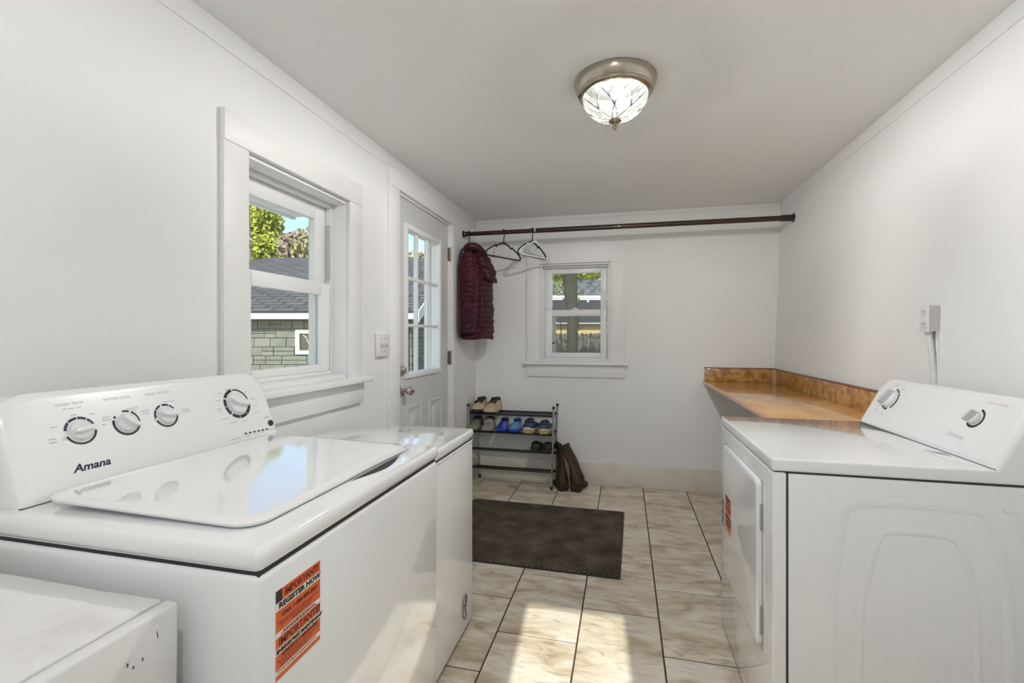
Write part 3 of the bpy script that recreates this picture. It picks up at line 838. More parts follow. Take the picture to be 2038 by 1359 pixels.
# ------------------------------------------------------------------ hangers
def hanger(label, x, ang, m, group='hangers on the clothes rod', half=.205, tilt=0., dz=0.):
    c = rp(x)
    t = thing('clothes_hanger', label, 'hanger', (c.x, c.y, RZ - .20), ang, group)
    R = RZ - (RZ - .20)      # rod axis height in local z
    r = .0215 + .003
    hk = [V((r * math.sin(a), 0, R + r * math.cos(a))) for a in [math.radians(q) for q in range(-120, 111, 20)]]
    # hook wraps over the rod: local x is along the hanger; turn it across the rod
    dirr = V((math.cos(-ang + PI / 2), math.sin(-ang + PI / 2), 0))
    hk = [dirr * p.x + V((0, 0, p.z)) for p in hk]
    hk += [dirr * (r * .9) + V((0, 0, R - .02)), V((0, 0, R - .055)), V((0, 0, R - .085))]
    bm = nb(); tube(bm, hk, .0042, 8); obj('hook', bm, m, t)
    zt = R - .085
    bm = nb()
    hs = half / .205
    L = [(0, zt), (-.03 * hs, zt - .010), (-.075 * hs, zt - .030), (-.084 * hs, zt - .044), (-.096 * hs, zt - .030), (-.15 * hs, zt - .060), (-half + .012, zt - .085), (-half, zt - .105), (-half + .006, zt - .125)]
    Rr = [(-x_, z_) for x_, z_ in reversed(L)]
    pts = [(p[0], 0, p[1]) for p in L] + [(p[0], 0, p[1]) for p in Rr]
    pts = pts[:9] + pts[9:]
    loop = [V(p) for p in ([(p[0], 0, p[1]) for p in reversed(L)] + [(-p[0], 0, p[1]) for p in L[1:]])]
    tube(bm, loop, .0062, 8, closed=True, up=(0, 1, 0)); obj('shoulder_frame', bm, m, t)
    obj('neck', bx(-.018, .018, -.004, .004, zt - .014, zt + .004, .002), m, t)
    return t
HA = math.radians(61)
CA = math.radians(73)
hanger('black plastic hanger with the maroon coat hung on it', -1.262, CA, 'black_plastic', half=.125)
hanger('empty black plastic hanger hung alone left of the white one', -.962, HA, 'black_plastic')
hanger('empty black plastic hanger hung tight behind the white one', -.725, HA + .05, 'black_plastic', half=.185)
hanger('white plastic hanger in front of the small back window', -.700, HA + .02, 'white_plastic_hanger', half=.19)

# ------------------------------------------------------------------ maroon coat
co = thing('puffer_coat', 'maroon quilted hooded coat hanging at the left end of the rod', 'coat', (-1.205, 3.665, 1.238), CA)
def quilt_tube(prof, rows, n=28, amp=.010, twist=0.):
    """prof(t)->(centre, half-width u, half-thickness w) with t 0 bottom..1 top"""
    rings = []
    st = rows * 6
    for k in range(st + 1):
        t = k / st
        c, a, b = prof(t)
        ph = (t * rows) % 1.0
        puff = amp * (abs(math.sin(PI * ph)) ** .55)
        if k == 0 or k == st: puff = 0
        ring = []
        for j in range(n):
            th = 2 * PI * j / n
            nz = noise.noise(V((math.cos(th) * 1.5, math.sin(th) * 1.5 + c.x * 3, t * rows * .8))) * .010
            ca, sa = math.cos(th), math.sin(th)
            sx = math.copysign(abs(ca) ** .8, ca); sy = math.copysign(abs(sa) ** .8, sa)
            ring.append(c + V(((a + puff + nz) * sx, (b + puff + nz) * sy, .006 * math.sin(3 * th + t * 9))))
        rings.append(ring)
    return fixn(loft(nb(), rings))
def lerp(a, b, t): return a + (b - a) * t
def body_prof(t):
    z = .0 + .70 * t
    a = lerp(.165, .155, t) if t < .78 else lerp(.155, .075, ((t - .78) / .22) ** 1.4)
    b = lerp(.098, .080, t) if t < .8 else lerp(.082, .045, (t - .8) / .2)
    return V((.030 + .010 * math.sin(t * 5), -.012, z)), a, b
def slv(s):
    def f(t):
        z = lerp(.045, .690, t)
        x = lerp(s * .150, s * .125, t)
        r = lerp(.050, .066, min(1, t * 1.4))
        if t > .80: r = lerp(.066, .040, ((t - .80) / .2) ** 1.3)
        return V((x, (-.050 if s < 0 else -.01) + .03 * max(0, t - .6), z)), r * 1.05, r
    return f
obj('body', quilt_tube(body_prof, 16, amp=.0075), 'coat_fabric', co, smooth=60)
obj('sleeve', quilt_tube(slv(-1), 16, 20, .006), 'coat_fabric', co, smooth=60)
obj('sleeve', quilt_tube(slv(1), 16, 20, .006), 'coat_fabric', co, smooth=60)
def hood_prof(t):                      # hood hanging down over the front from the neck
    z = lerp(.470, .735, t)
    r = .080 * math.sin(PI * min(1, .17 + t * .72)) ** .6
    return V((lerp(.105, .000, t ** .8), lerp(-.105, -.035, t), z)), r * .95, r * .72
obj('hood', quilt_tube(hood_prof, 5, 22, .009), 'coat_hood', co, smooth=60)
bm = nb(); tube(bm, [(-.010 + .095 * math.cos(a), -.025 + .058 * math.sin(a), .712 + .030 * math.cos(a) * -1 + .008 * math.sin(2 * a)) for a in [2 * PI * k / 20 for k in range(20)]], .030, 10, closed=True)
obj('collar', bm, 'coat_hood', co, smooth=60)
bm = nb(); tube(bm, [(-.085, -.112, .06), (-.070, -.118, .16), (-.055, -.116, .26), (-.050, -.110, .36)], .0035, 6)
obj('side_zip', bm, 'coat_hood', co)

# ------------------------------------------------------------------ shoe rack
rk = thing('shoe_rack', 'four-tier shoe rack with steel uprights and black bars by the back wall', 'shoe rack', (-.92, 3.90, 0))
def leg(xb, xt, y):
    bm = nb(); tube(bm, [(xb, y, .018), (xt, y, .668)], .0085, 10)
    l = part('upright', bm, 'steel', rk)
    bm = nb(); cyl(bm, (xb, y, 0), (xb, y, .030), .0115, n=12); part('foot_cap', bm, 'black_plastic', l)
    bm = nb(); cyl(bm, (xt, y, .662), (xt, y, .684), .0105, n=12); part('end_cap', bm, 'black_plastic', l)
for xb, xt, y in ((-1.283, -1.298, 3.800), (-1.258, -1.296, 3.995), (-.583, -.565, 3.800), (-.579, -.561, 3.995)): leg(xb, xt, y)
def rackx(z, side): return lerp(-1.272, -1.297, z / .68) if side < 0 else lerp(-.583, -.565, z / .68)
for z in (.605, .452, .303, .146):
    for y, dz in ((3.812, 0), (3.983, -.004 if z > .4 else -.042)):
        bm = nb(); tube(bm, [(rackx(z, -1), y, z + dz), (rackx(z, 1), y, z + dz)], .0112, 10)
        part('shelf_bar', bm, 'black_plastic', rk)
    for s in (-1, 1):
        bm = nb(); tube(bm, [(rackx(z, s), 3.800, z), (rackx(z, s), 3.995, z - (.004 if z > .4 else .042))], .0080, 8)
        part('side_bar', bm, 'black_plastic', rk)

# ------------------------------------------------------------------ shoes
def shoe(label, x, y, z, rotz, up, sole, lin, L=.26, W=.090, H=.095, lace=None, toe=None, heel=None, low=False, group='shoes on the rack', thick=.026):
    t = thing('shoe', label, 'shoe', (x, y, z), rotz, group)
    # local: heel at y=0, toe at y=+L
    st = [(0., .62, .66), (.04, .80, .78), (.14, .90, .86 if not low else .70), (.28, .90, .80 if not low else .60), (.42, .92, .78 if not low else .62), (.55, 1.0, .68), (.70, 1.06, .54), (.84, 1.0, .45), (.94, .78, .38), (1., .42, .28)]
    n = 16; rings = []
    zs = thick - .004
    for q, w, h in st:
        ring = []
        for j in range(n):
            th = 2 * PI * j / n
            c, s = math.cos(th), math.sin(th)
            zz = zs + max(0, s) ** .75 * (h * H - zs) if s >= 0 else zs - .002
            xx = W / 2 * w * math.copysign(abs(c) ** .75, c) * (1 - .22 * max(0, s) ** 2)
            ring.append(V((xx, q * L, zz)))
        rings.append(ring)
    obj('upper', fixn(loft(nb(), rings)), up, t, smooth=60)
    bm = nb(); rings = []
    for k in range(4):
        zz, g = ((0, .92), (.004, 1.02), (thick - .004, 1.06), (thick, .98))[k]
        ring = []
        for side in (1, -1):
            seq = st if side > 0 else list(reversed(st))
            for q, w, h in seq:
                ring.append(V((side * W / 2 * w * g * (1.0 if .05 < q < .97 else .9), -.006 + q * (L + .012), zz + (.012 * max(0, q - .8) / .2 if k < 2 else .006 * max(0, q - .8) / .2))))
        rings.append(ring)
    obj('sole', fixn(loft(bm, rings)), sole, t, smooth=45)
    k = .90 if not low else .72
    c = V((0, L * .20, H * (.80 if not low else .62)))
    bm = nb(); tube(bm, [c + V((W * .31 * math.cos(a), L * .185 * math.sin(a), .004 * math.cos(a * 2) * (-1) + (.006 if math.sin(a) > .3 else 0))) for a in [2 * PI * q / 18 for q in range(18)]], .0075, 8, closed=True)
    obj('collar', bm, lin, t, smooth=60)
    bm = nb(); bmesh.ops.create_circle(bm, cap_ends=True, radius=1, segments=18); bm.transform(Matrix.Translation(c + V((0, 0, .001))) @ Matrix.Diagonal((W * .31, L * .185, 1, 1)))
    obj('opening', bm, 'black_plastic', t, smooth=0)  # black disc paints the shaded inside over a solid upper
    if lace:
        for q, zz in ((.43, .80), (.50, .755), (.57, .70), (.64, .64)):
            bm = nb(); tube(bm, [(-W * .30, q * L, H * (zz - .10)), (-W * .16, q * L, H * (zz + .03)), (W * .16, q * L, H * (zz + .03)), (W * .30, q * L, H * (zz - .10))], .004, 6)
            obj('lace', bm, lace, t, smooth=60)
    if toe:
        bm = nb(); rr = []
        for q, w, h in st[-4:]:
            rr.append([V(((W / 2 * w * 1.03) * math.cos(th), q * L + .004, zs + max(0, math.sin(th)) * (h * H * .72 - zs) - .001)) for th in [2 * PI * j / 16 for j in range(16)]])
        obj('toe_cap', fixn(loft(bm, rr)), toe, t, smooth=60)
    if heel:
        bm = nb(); rr = []
        for q, w, h in st[:3]:
            rr.append([V(((W / 2 * w * 1.04) * math.cos(th), q * L - .003, zs + max(0, math.sin(th)) * (h * H * .62 - zs) - .001)) for th in [2 * PI * j / 16 for j in range(16)]])
        obj('heel_patch', fixn(loft(bm, rr)), heel, t, smooth=60)
    return t
mat('shoe_tan', (.62, .50, .36), .7, mix=((.50, .42, .22), 12, .45, .6))
mat('shoe_dark_brown', (.05, .028, .022), .7)
mat('shoe_pinkgrey', (.34, .29, .27), .7)
mat('shoe_pink', (.58, .36, .42), .6)
mat('shoe_olive', (.26, .26, .19), .7)
mat('shoe_blue', (.015, .05, .42), .18, coat=.6)
mat('shoe_cyan', (.04, .22, .52), .15, coat=.7)
mat('shoe_navy', (.035, .055, .10), .6)
mat('shoe_offwhite', (.62, .62, .60), .6)
mat('shoe_gum', (.46, .36, .18), .6)
mat('shoe_black', (.018, .019, .015), .55)
mat('lace_black', (.02, .015, .015), .8)
T1, T2, T3 = .6155, .4625, .3135
def spx(px, Y): return ((px - CX) / FPX * (Y * math.cos(PSI)) + 0) if False else None
def xat(px, Y):                                   # world X on the plane y=Y seen at a pixel column
    d = ray(px, 670); return d.x / d.y * Y
TOE, HEEL = PI, 0.
shoe('tan sneaker with black laces at the left end of the top tier', xat(946.5, 3.77), 4.000, T1, TOE + .04, 'shoe_tan', 'shoe_dark_brown', 'shoe_dark_brown', lace='lace_black', toe='shoe_dark_brown', L=.25, H=.125, W=.106)
shoe('tan sneaker with black laces, the right one on the top tier', xat(976.5, 3.77), 4.004, T1, TOE - .08, 'shoe_tan', 'shoe_tan', 'shoe_dark_brown', lace='lace_black', toe='shoe_dark_brown', L=.25, H=.125, W=.110)
shoe('olive grey sneaker half hidden by the freezer on the second tier', xat(940, 3.78), 3.985, T2, TOE, 'shoe_olive', 'shoe_olive', 'shoe_dark_brown', H=.105, W=.096, L=.24)
shoe('grey sneaker with a pink toe on the second tier', xat(965, 3.78), 3.985, T2, TOE + .10, 'shoe_pinkgrey', 'shoe_pinkgrey', 'shoe_dark_brown', toe='shoe_pink', H=.105, W=.102, L=.24, lace='shoe_offwhite')
shoe('shiny dark blue shoe with a pale toe on the second tier', xat(995, 3.78), 3.985, T2, TOE + .06, 'shoe_blue', 'shoe_blue', 'shoe_navy', toe='shoe_cyan', H=.10, W=.096, L=.24)
shoe('shiny bright blue shoe in the middle of the second tier', xat(1022, 3.78), 3.985, T2, TOE + .0, 'shoe_cyan', 'shoe_blue', 'shoe_blue', H=.10, W=.100, L=.24)
shoe('navy shoe with white heel and gum sole, left of its pair', xat(1050, 3.77), 3.768, T2, HEEL - .10, 'shoe_navy', 'shoe_gum', 'shoe_navy', heel='shoe_offwhite', H=.118, W=.112, thick=.036)
shoe('navy shoe with white heel and gum sole next to the right upright', xat(1082, 3.77), 3.768, T2, HEEL - .0, 'shoe_navy', 'shoe_gum', 'shoe_navy', heel='shoe_offwhite', H=.105, W=.110, thick=.036)
shoe('black flat shoe on the third tier, left one of the pair', xat(1065, 3.78), 3.775, T3, HEEL + .05, 'shoe_black', 'shoe_black', 'shoe_black', H=.088, W=.094, L=.22, low=True)
shoe('black flat shoe on the third tier, right one of the pair', xat(1088, 3.78), 3.775, T3, HEEL - .03, 'shoe_black', 'shoe_black', 'shoe_black', H=.088, W=.094, L=.22, low=True)

# ------------------------------------------------------------------ boots
def boot(label, x, y, rotz, lean, drop, fat=1.):
    t = thing('boot', label, 'boot', (x, y, 0), rotz, 'brown boots on the floor')
    L, W = .225, .100
    st = [(0., .70, .085), (.06, .88, .115), (.18, .92, .120), (.34, .88, .110), (.48, .86, .085), (.62, .98, .064), (.76, 1.0, .054), (.90, .72, .044), (1., .28, .034)]
    rings = []
    for q, w, h in st:
        rings.append([V((W / 2 * w * math.cos(th) * (1 - .2 * max(0, math.sin(th))), q * L, .024 + (max(0, math.sin(th)) ** .8 * (h - .024) if math.sin(th) > 0 else -.003))) for th in [2 * PI * j / 16 for j in range(16)]])
    obj('foot', fixn(loft(nb(), rings)), 'boot_leather', t, smooth=60)
    rings = []
    for k in range(9):
        q = k / 8
        c = V((lean[0] * q ** 1.5, .056 + lean[1] * q, .070 + .28 * q - drop * q * q))
        a = (.050, .049, .043, .036, .034, .033, .032, .031, .030)[k] * fat; b = lerp(.062, .072, q)
        fl = lerp(1., .62, q)
        rings.append([c + V((a * fl * math.cos(th), b * math.sin(th), .010 * math.sin(th) * q + .004 * math.sin(4 * th + k))) for th in [2 * PI * j / 18 for j in range(18)]])
    obj('shaft', fixn(loft(nb(), rings)), 'boot_leather', t, smooth=60)
    top = rings[-1]
    bm = nb(); tube(bm, [p + V((0, 0, .001)) for p in top], .0045, 6, closed=True)
    obj('pull_edge', bm, 'boot_sole', t, smooth=60)
    bm = nb()
    rings = []
    for zz, g in ((.016, .98), (.024, 1.05), (.030, 1.0)):
        rings.append([V((s_ * W / 2 * w * g, q * L, zz + (.004 if q > .8 else 0))) for s_, seq in ((1, st), (-1, list(reversed(st)))) for q, w, h in seq])
    loft(bm, rings)
    obj('sole', fixn(bm), 'boot_sole', t, smooth=45)
    obj('heel', (lambda b: (prism(b, [(-W * .36, -.002, 0), (W * .36, -.002, 0), (W * .38, .055, 0), (-W * .38, .055, 0)], (0, .002, .022)), fixn(b))[1])(nb()), 'boot_sole', t)
    return t
boot('brown leather boot standing against the shoe rack', xat(1123, 3.79), 3.792, .42, (-.008, .070), .0)
boot('brown leather boot leaning on its pair, farther from the rack', xat(1144, 3.79), 3.792, -.26, (-.138, .080), .025, 1.25)

# ------------------------------------------------------------------ door mat
bm = nb()
rug = thing('door_mat', 'dark brown ribbed door mat on the tiles in front of the door', 'mat', (-.56, 2.96, 0))
def mring(sx, sy, z):
    return [V((x - .575 + .010 * (y / .47), y + 2.963 - .012 * x, z)) for x, y in rrect(1.13 * sx, .955 * sy, .012, 3)]
part('backing', fixn(loft(nb(), [mring(1, 1, .0), mring(1, 1, .004), mring(.994, .993, .006)])), 'black_plastic', rug)
part('pile', fixn(loft(nb(), [mring(.985, .982, .003), mring(.983, .980, .009), mring(.975, .972, .0105)])), 'rug', rug)
part('border', fixn(loft(nb(), [mring(.972, .968, .0105), mring(.970, .966, .012), mring(.944, .935, .012), mring(.942, .933, .0100)], cap=False)), 'rug', rug)

# ------------------------------------------------------------------ ceiling lamp
LX, LY = -.038, 1.962
lp = thing('ceiling_lamp', 'round flush ceiling lamp with nickel rim and frosted cut-glass bowl', 'lamp', (LX, LY, ZC))
bm = lathe(nb(), [(.001, -.001), (.158, -.001), (.166, -.004), (.166, -.010), (.160, -.030), (.152, -.044), (.150, -.047), (.151, -.051), (.146, -.055), (.146, -.059), (.140, -.062), (.132, -.064), (.1305, -.060), (.1305, -.012), (.001, -.010)], (0, 0, 0), (0, 0, 1), 64)
obj('rim', fixn(bm), 'nickel', lp, smooth=40)
mat('absorber_black', (.008, .008, .007), .9, spec=.1)
obj('absorber_pan', fixn(lathe(nb(), [(.001, -.012), (.130, -.012), (.130, -.058), (.1285, -.058), (.1275, -.014), (.001, -.014)], (0, 0, 0), (0, 0, 1), 48)), 'absorber_black', lp)  # near-black lining added to soak up bulb light and dim the bowl
def bowl_mat():
    m = bpy.data.materials.new('lamp_glass'); m.use_nodes = True
    nt = m.node_tree; N = nt.nodes; L = nt.links
    N.remove(N['Principled BSDF'])
    tr = N.new('ShaderNodeBsdfTransparent'); tr.inputs[0].default_value = (1, .99, .96, 1)
    tl = N.new('ShaderNodeBsdfTranslucent'); tl.inputs[0].default_value = (.95, .94, .88, 1)
    gl = N.new('ShaderNodeBsdfGlossy'); gl.inputs['Roughness'].default_value = .12
    m1 = N.new('ShaderNodeMixShader'); m1.inputs[0].default_value = .006
    m2 = N.new('ShaderNodeMixShader'); m2.inputs[0].default_value = .03
    L.new(tr.outputs[0], m1.inputs[1]); L.new(tl.outputs[0], m1.inputs[2])
    L.new(m1.outputs[0], m2.inputs[1]); L.new(gl.outputs[0], m2.inputs[2])
    L.new(m2.outputs[0], N['Material Output'].inputs[0])
    MATS['lamp_glass'] = m
bowl_mat()
mat('glass_cut', (.22, .22, .20), .3)
prof = [(.130, -.060), (.131, -.068), (.126, -.090), (.113, -.113), (.092, -.133), (.064, -.149), (.034, -.158), (.010, -.161)]
bm = nb(); u_ = []
rings = [[V((r * math.cos(2 * PI * j / 64), r * math.sin(2 * PI * j / 64), h)) for j in range(64)] for r, h in prof]
loft(bm, rings, cap=False)
bowl = obj('glass_bowl', fixn(bm), 'lamp_glass', lp, smooth=60)
def bowlpt(a, t):
    i = min(int(t * (len(prof) - 1)), len(prof) - 2); f = t * (len(prof) - 1) - i
    r = lerp(prof[i][0], prof[i + 1][0], f) + .0008; h = lerp(prof[i][1], prof[i + 1][1], f)
    return V((r * math.cos(a), r * math.sin(a), h - .0006))
bm = nb()
for k in range(8):                     # cut pattern: fans of fine grooves and crossing swags
    a = 2 * PI * k / 8
    for s in range(-3, 4):
        tube(bm, [bowlpt(a + s * .020, .62 - abs(s) * .02), bowlpt(a + s * .070, .20 + abs(s) * .045)], .0017, 4)
    for s in (-1, 1):
        tube(bm, [bowlpt(a + s * (.40 - .75 * q), .22 + .70 * q) for q in [i / 6 for i in range(7)]], .0019, 4)
obj('cut_pattern', bm, 'glass_cut', bowl, smooth=0, kind='stuff')
obj('finial', lathe(nb(), [(.001, -.156), (.027, -.158), (.026, -.166), (.016, -.173), (.007, -.177), (.007, -.181), (.011, -.186), (.011, -.194), (.005, -.202), (.001, -.203)], (0, 0, 0), (0, 0, 1), 24), 'nickel', lp)
BR = .030
mat('bulb', (1, 1, 1), .5, emit=((.985, .99, 1), LAMP_WATT / (PI * 4 * PI * BR * BR)))
mat('bulb_fill', (1, 1, 1), .5, emit=((.985, .99, 1), FILL_WATT / (PI * 4 * PI * BR * BR)))
bm = nb(); bmesh.ops.create_icosphere(bm, subdivisions=2, radius=BR); bm.transform(Matrix.Translation((.012, -.008, -.060)))
obj('bulb', bm, 'bulb', lp)
fill_lamp = lp.copy(); COL.objects.link(fill_lamp); fill_lamp.location = (LX, -.16, ZC); fill_lamp['label'] = 'added unseen fill lamp, copy of the round ceiling lamp, over the near end of the room'  # fill light added out of view, copied from the visible lamp
lp['group'] = fill_lamp['group'] = 'flush ceiling lamps'
for ch in [o for o in COL.objects if o.parent == lp]:
    c2 = ch.copy(); COL.objects.link(c2); c2.parent = fill_lamp
    if ch.name.startswith('bulb'):
        c2.data = ch.data.copy(); c2.data.materials[0] = MATS['bulb_fill']
    for g2 in [o for o in COL.objects if o.parent == ch]:
        c3 = g2.copy(); COL.objects.link(c3); c3.parent = c2

# ------------------------------------------------------------------ light switch and outlet box
sw = thing('light_switch', 'white double toggle light switch left of the outside door', 'switch', (XL, 2.338, 1.21))
part('plate', bx(XL, XL + .020, 2.277, 2.398, 1.146, 1.276, .006, 3), 'switch_plate', sw)
for y in (2.318, 2.358):
    tg = part('toggle', (lambda b: (b.transform(Matrix.Translation((XL + .026, y, 1.211)) @ Matrix.Rotation(.35, 4, 'Y')), b)[1])(bx(-.010, .010, -.0045, .0045, -.006, .006, .002)), 'outlet_grey', sw)
    for z in (1.174, 1.246):
        bm = nb(); cyl(bm, (XL + .0195, y, z), (XL + .0212, y, z), .0032, n=10); part('screw', bm, 'brass_dark', sw)
XO = xr(1.33)
ob = thing('outlet_box', 'grey surface-mounted outlet box with conduit on the right wall above the dryer', 'outlet', (XO, 2.109, 1.33))
part('box', bx(XO - .036, XO + .002, 2.083, 2.135, 1.276, 1.376, .004), 'outlet_grey', ob)
pf = part('face_plate', bx(XO - .039, XO - .0355, 2.081, 2.137, 1.274, 1.378, .0015), 'outlet_white', ob)
for z in (1.349, 1.303):
    bm = lathe(nb(), [(.001, 0), (.0165, 0), (.0165, .002), (.001, .0022)], (XO - .039, 2.109, z), (-1, 0, 0), 20)
    sk = part('socket', bm, 'outlet_white', ob)
    bm = nb()
    for dy, w in ((-.006, .0014), (.006, .0014)): box(bm, XO - .0415, XO - .0410, 2.109 + dy - w, 2.109 + dy + w, z - .001, z + .008)
    cyl(bm, (XO - .0415, 2.109, z - .008), (XO - .0410, 2.109, z - .008), .0024, n=8)
    part('slots', bm, 'gap_dark', sk, smooth=0)
for z in (1.352, 1.326, 1.298):
    part('knockout', lathe(nb(), [(.001, 0), (.010, 0), (.010, .0012), (.001, .0014)], (XO - .017, 2.0832, z), (0, -1, 0), 16), 'outlet_grey', ob)
bm = nb(); tube(bm, [(XO - .020, 2.112, 1.278), (XO - .020, 2.112, 1.262), (XO - .014, 2.104, 1.18), (XO - .012, 2.094, 1.08), (XO - .015, 2.094, .60)], .0105, 10)
part('conduit', bm, 'old_paint', ob, smooth=60)
bm = nb(); cyl(bm, (XO - .020, 2.112, 1.262), (XO - .020, 2.112, 1.277), .0135, n=12)
part('conduit_nut', bm, 'outlet_grey', ob)
bm = nb(); tube(bm, [(XO - .006, 2.090, 1.278), (XO - .006, 2.090, 1.22), (XO - .006, 2.082, 1.15), (XO - .006, 2.078, .60)], .0055, 8)
part('cable', bm, 'outlet_white', ob, smooth=60)

# ------------------------------------------------------------------ outdoors: eave, porch, ground
bm = nb(); box(bm, -60, 60, -60, 90, GROUND - .2, GROUND)
obj('ground', bm, 'grass', kind='structure')
mat('bounce_concrete', (.58, .56, .52), .9, mix=((.48, .46, .42), 2, .4, .6))
obj('bounce_slab', bx(-3.6, XL - .15, -4, 4.25, GROUND, GROUND + .04), 'bounce_concrete', kind='structure')  # pale slab added to bounce daylight up onto the eave soffit
ev = thing('house_eave', 'white boarded soffit of the low eave outside the left window', 'eave', (-1.68, 1.0, 1.97))
EX, EZ = -1.90, 1.965
for k in range(16):
    y0 = -1.0 + .2125 * k
    part('soffit_board', bx(EX, XL - .152, y0 + .003, y0 + .2095, EZ, EZ + .012, .001), 'soffit_paint', ev)
part('fascia_board', bx(EX - .022, EX, -1.0, 2.40, EZ - .012, EZ + .15, .002), 'soffit_paint', ev)
part('roof_deck', bx(EX - .04, XL - .152, -1.0, 2.40, EZ + .15, EZ + .18), 'roof_dark', ev)
pr = thing('porch_roof', 'pale boarded soffit over the outside door', 'eave', (-1.7, 3.6, 2.24))
for k in range(9):
    part('soffit_board', bx(-1.88, XL - .15, 2.42 + .208 * k + .003, 2.42 + .208 * (k + 1) - .003, 2.24, 2.252, .001), 'soffit_paint', pr)
part('fascia_board', bx(-1.902, -1.88, 2.42, 4.292, 2.228, 2.39, .002), 'soffit_paint', pr)
pw = thing('porch_wall', 'pale side wall with corner post seen through the door glass', 'wall', (-1.68, 4.33, GROUND))
part('wall_panel', bx(-1.862, XL - .152, 4.30, 4.40, GROUND, 2.60), 'siding', pw)
part('corner_post', bx(-1.902, -1.862, 4.285, 4.42, GROUND, 2.60, .004), 'fascia', pw)
gp = thing('wall_plaque', 'small dark green plaque hung on the pale porch wall', 'plaque', (-1.79, 4.297, 1.95))
bm = nb(); prism(bm, [(-1.825, 4.299, 2.15), (-1.765, 4.299, 2.13), (-1.760, 4.299, 1.98), (-1.80, 4.299, 1.96), (-1.822, 4.299, 2.05)], (0, -.018, 0)); part('plate', fixn(bm), 'plaque_green', gp)
bm = nb(); prism(bm, [(-1.815, 4.299, 1.95), (-1.765, 4.299, 1.95), (-1.762, 4.299, 1.915), (-1.80, 4.299, 1.925)], (0, -.014, 0)); part('lower_plate', fixn(bm), 'black_plastic', gp)

# ------------------------------------------------------------------ outdoors: stone garage across the yard
GF, GE, GR = 10.5, 1.74, -2.3
RIDF, RIDZ = 16.9, 4.03
GL, RIDL = -13.5, -8.8
gg = thing('garage', 'grey-green stone-faced garage with dark shingle roof and white fascia', 'garage', rf(-6, GF, GROUND), PSI)
def lp_(r, f, z): return V((r + 6, f - GF, z - GROUND))     # garage local frame
def lbox(r0, r1, f0, f1, z0, z1, bev=0.):
    a, b = lp_(r0, f0, z0), lp_(r1, f1, z1); return bx(a.x, b.x, a.y, b.y, a.z, b.z, bev)
front = obj('front_wall', lbox(GL + .4, GR, GF + .03, GF + .2, GROUND, GE + .02), 'mortar', gg, smooth=0)
bm = nb(); prism(bm, [lp_(GR, GF + .03, GROUND), lp_(GR, RIDF * 2 - GF, GROUND), lp_(GR, RIDF * 2 - GF, GE), lp_(GR, RIDF, RIDZ - .1), lp_(GR, GF + .03, GE)], (-.15, 0, 0))
gable = obj('gable_wall', fixn(bm), 'mortar', gg, smooth=0)
random.seed(11)
smeshes = {}
def block(parent, r0, r1, z0, z1, gable_side=False):
    g = .007
    m = random.choice(('stone_a', 'stone_b', 'stone_a', 'stone_c', 'stone_b'))
    d = random.uniform(.02, .04)
    if gable_side: b = lbox(GR, GR + d, r0 + g, r1 - g, z0 + g, z1 - g)
    else: b = lbox(r0 + g, r1 - g, GF + .03 - d, GF + .03, z0 + g, z1 - g)
    obj('stone', b, m, parent, smooth=0)
def course_wall(parent, a0, a1, zlo, zhi, gs, holes=()):
    z = zhi
    while z > zlo + .05:
        h = .20; a = a0 - random.uniform(0, .3)
        while a < a1:
            w = random.choice((.26, .36, .46, .56))
            q0, q1 = max(a, a0), min(a + w, a1)
            a += w
            if q1 - q0 < .06: continue
            hit = [hh for hh in holes if q1 > hh[0] and q0 < hh[1] and z > hh[2] + .03 and z - h < hh[3] - .03]
            if hit:                              # trim the stones that meet the window
                for p0, p1 in ((q0, min(q1, hit[0][0])), (max(q0, hit[0][1]), q1)):
                    if p1 - p0 > .05: block(parent, p0, p1, z - h, z, gs)
                continue
            if random.random() < .3:
                block(parent, q0, q1, z - h, z - h * .5, gs); block(parent, q0, q1, z - h * .5, z, gs)
            elif random.random() < .25 and q1 - q0 > .4:
                mid = (q0 + q1) / 2
                block(parent, q0, mid, z - h, z, gs); block(parent, mid, q1, z - h * .5, z, gs); block(parent, mid, q1, z - h, z - h * .5, gs)
            else: block(parent, q0, q1, z - h, z, gs)
        z -= h
WR0, WR1, WZ0, WZ1 = -4.86, -4.28, .86, 1.42
course_wall(front, -8.4, -2.32, .15, 1.63, False, ((WR0, WR1, WZ0, WZ1),))
course_wall(gable, GF + .03, GF + 3.2, .15, 1.63, True)
obj('frieze_board', lbox(GL + .4, GR, GF + .005, GF + .03, 1.64, GE), 'stone_b', gg, smooth=0)
gw = obj('window_frame', (lambda b: b)(rect_ring(nb(), 'y', (WR0 + 6, WR1 + 6, WZ0 - GROUND, WZ1 - GROUND), (WR0 + 6.09, WR1 + 5.91, WZ0 - GROUND + .09, WZ1 - GROUND - .09), -.03, .03, .004)), 'fascia', gg)
obj('pane', lbox(WR0 + .09, WR1 - .09, GF + .022, GF + .029, WZ0 + .09, WZ1 - .09), 'pane_dark', gw, smooth=0)
bm = nb(); tube(bm, [lp_(-4.70, GF + .015, 1.30), lp_(-4.62, GF + .013, 1.24), lp_(-4.58, GF + .013, 1.12), lp_(-4.50, GF + .015, 1.00)], [.02, .045, .035, .012], 8, flat=.3)
obj('curtain', bm, 'curtain', gw)
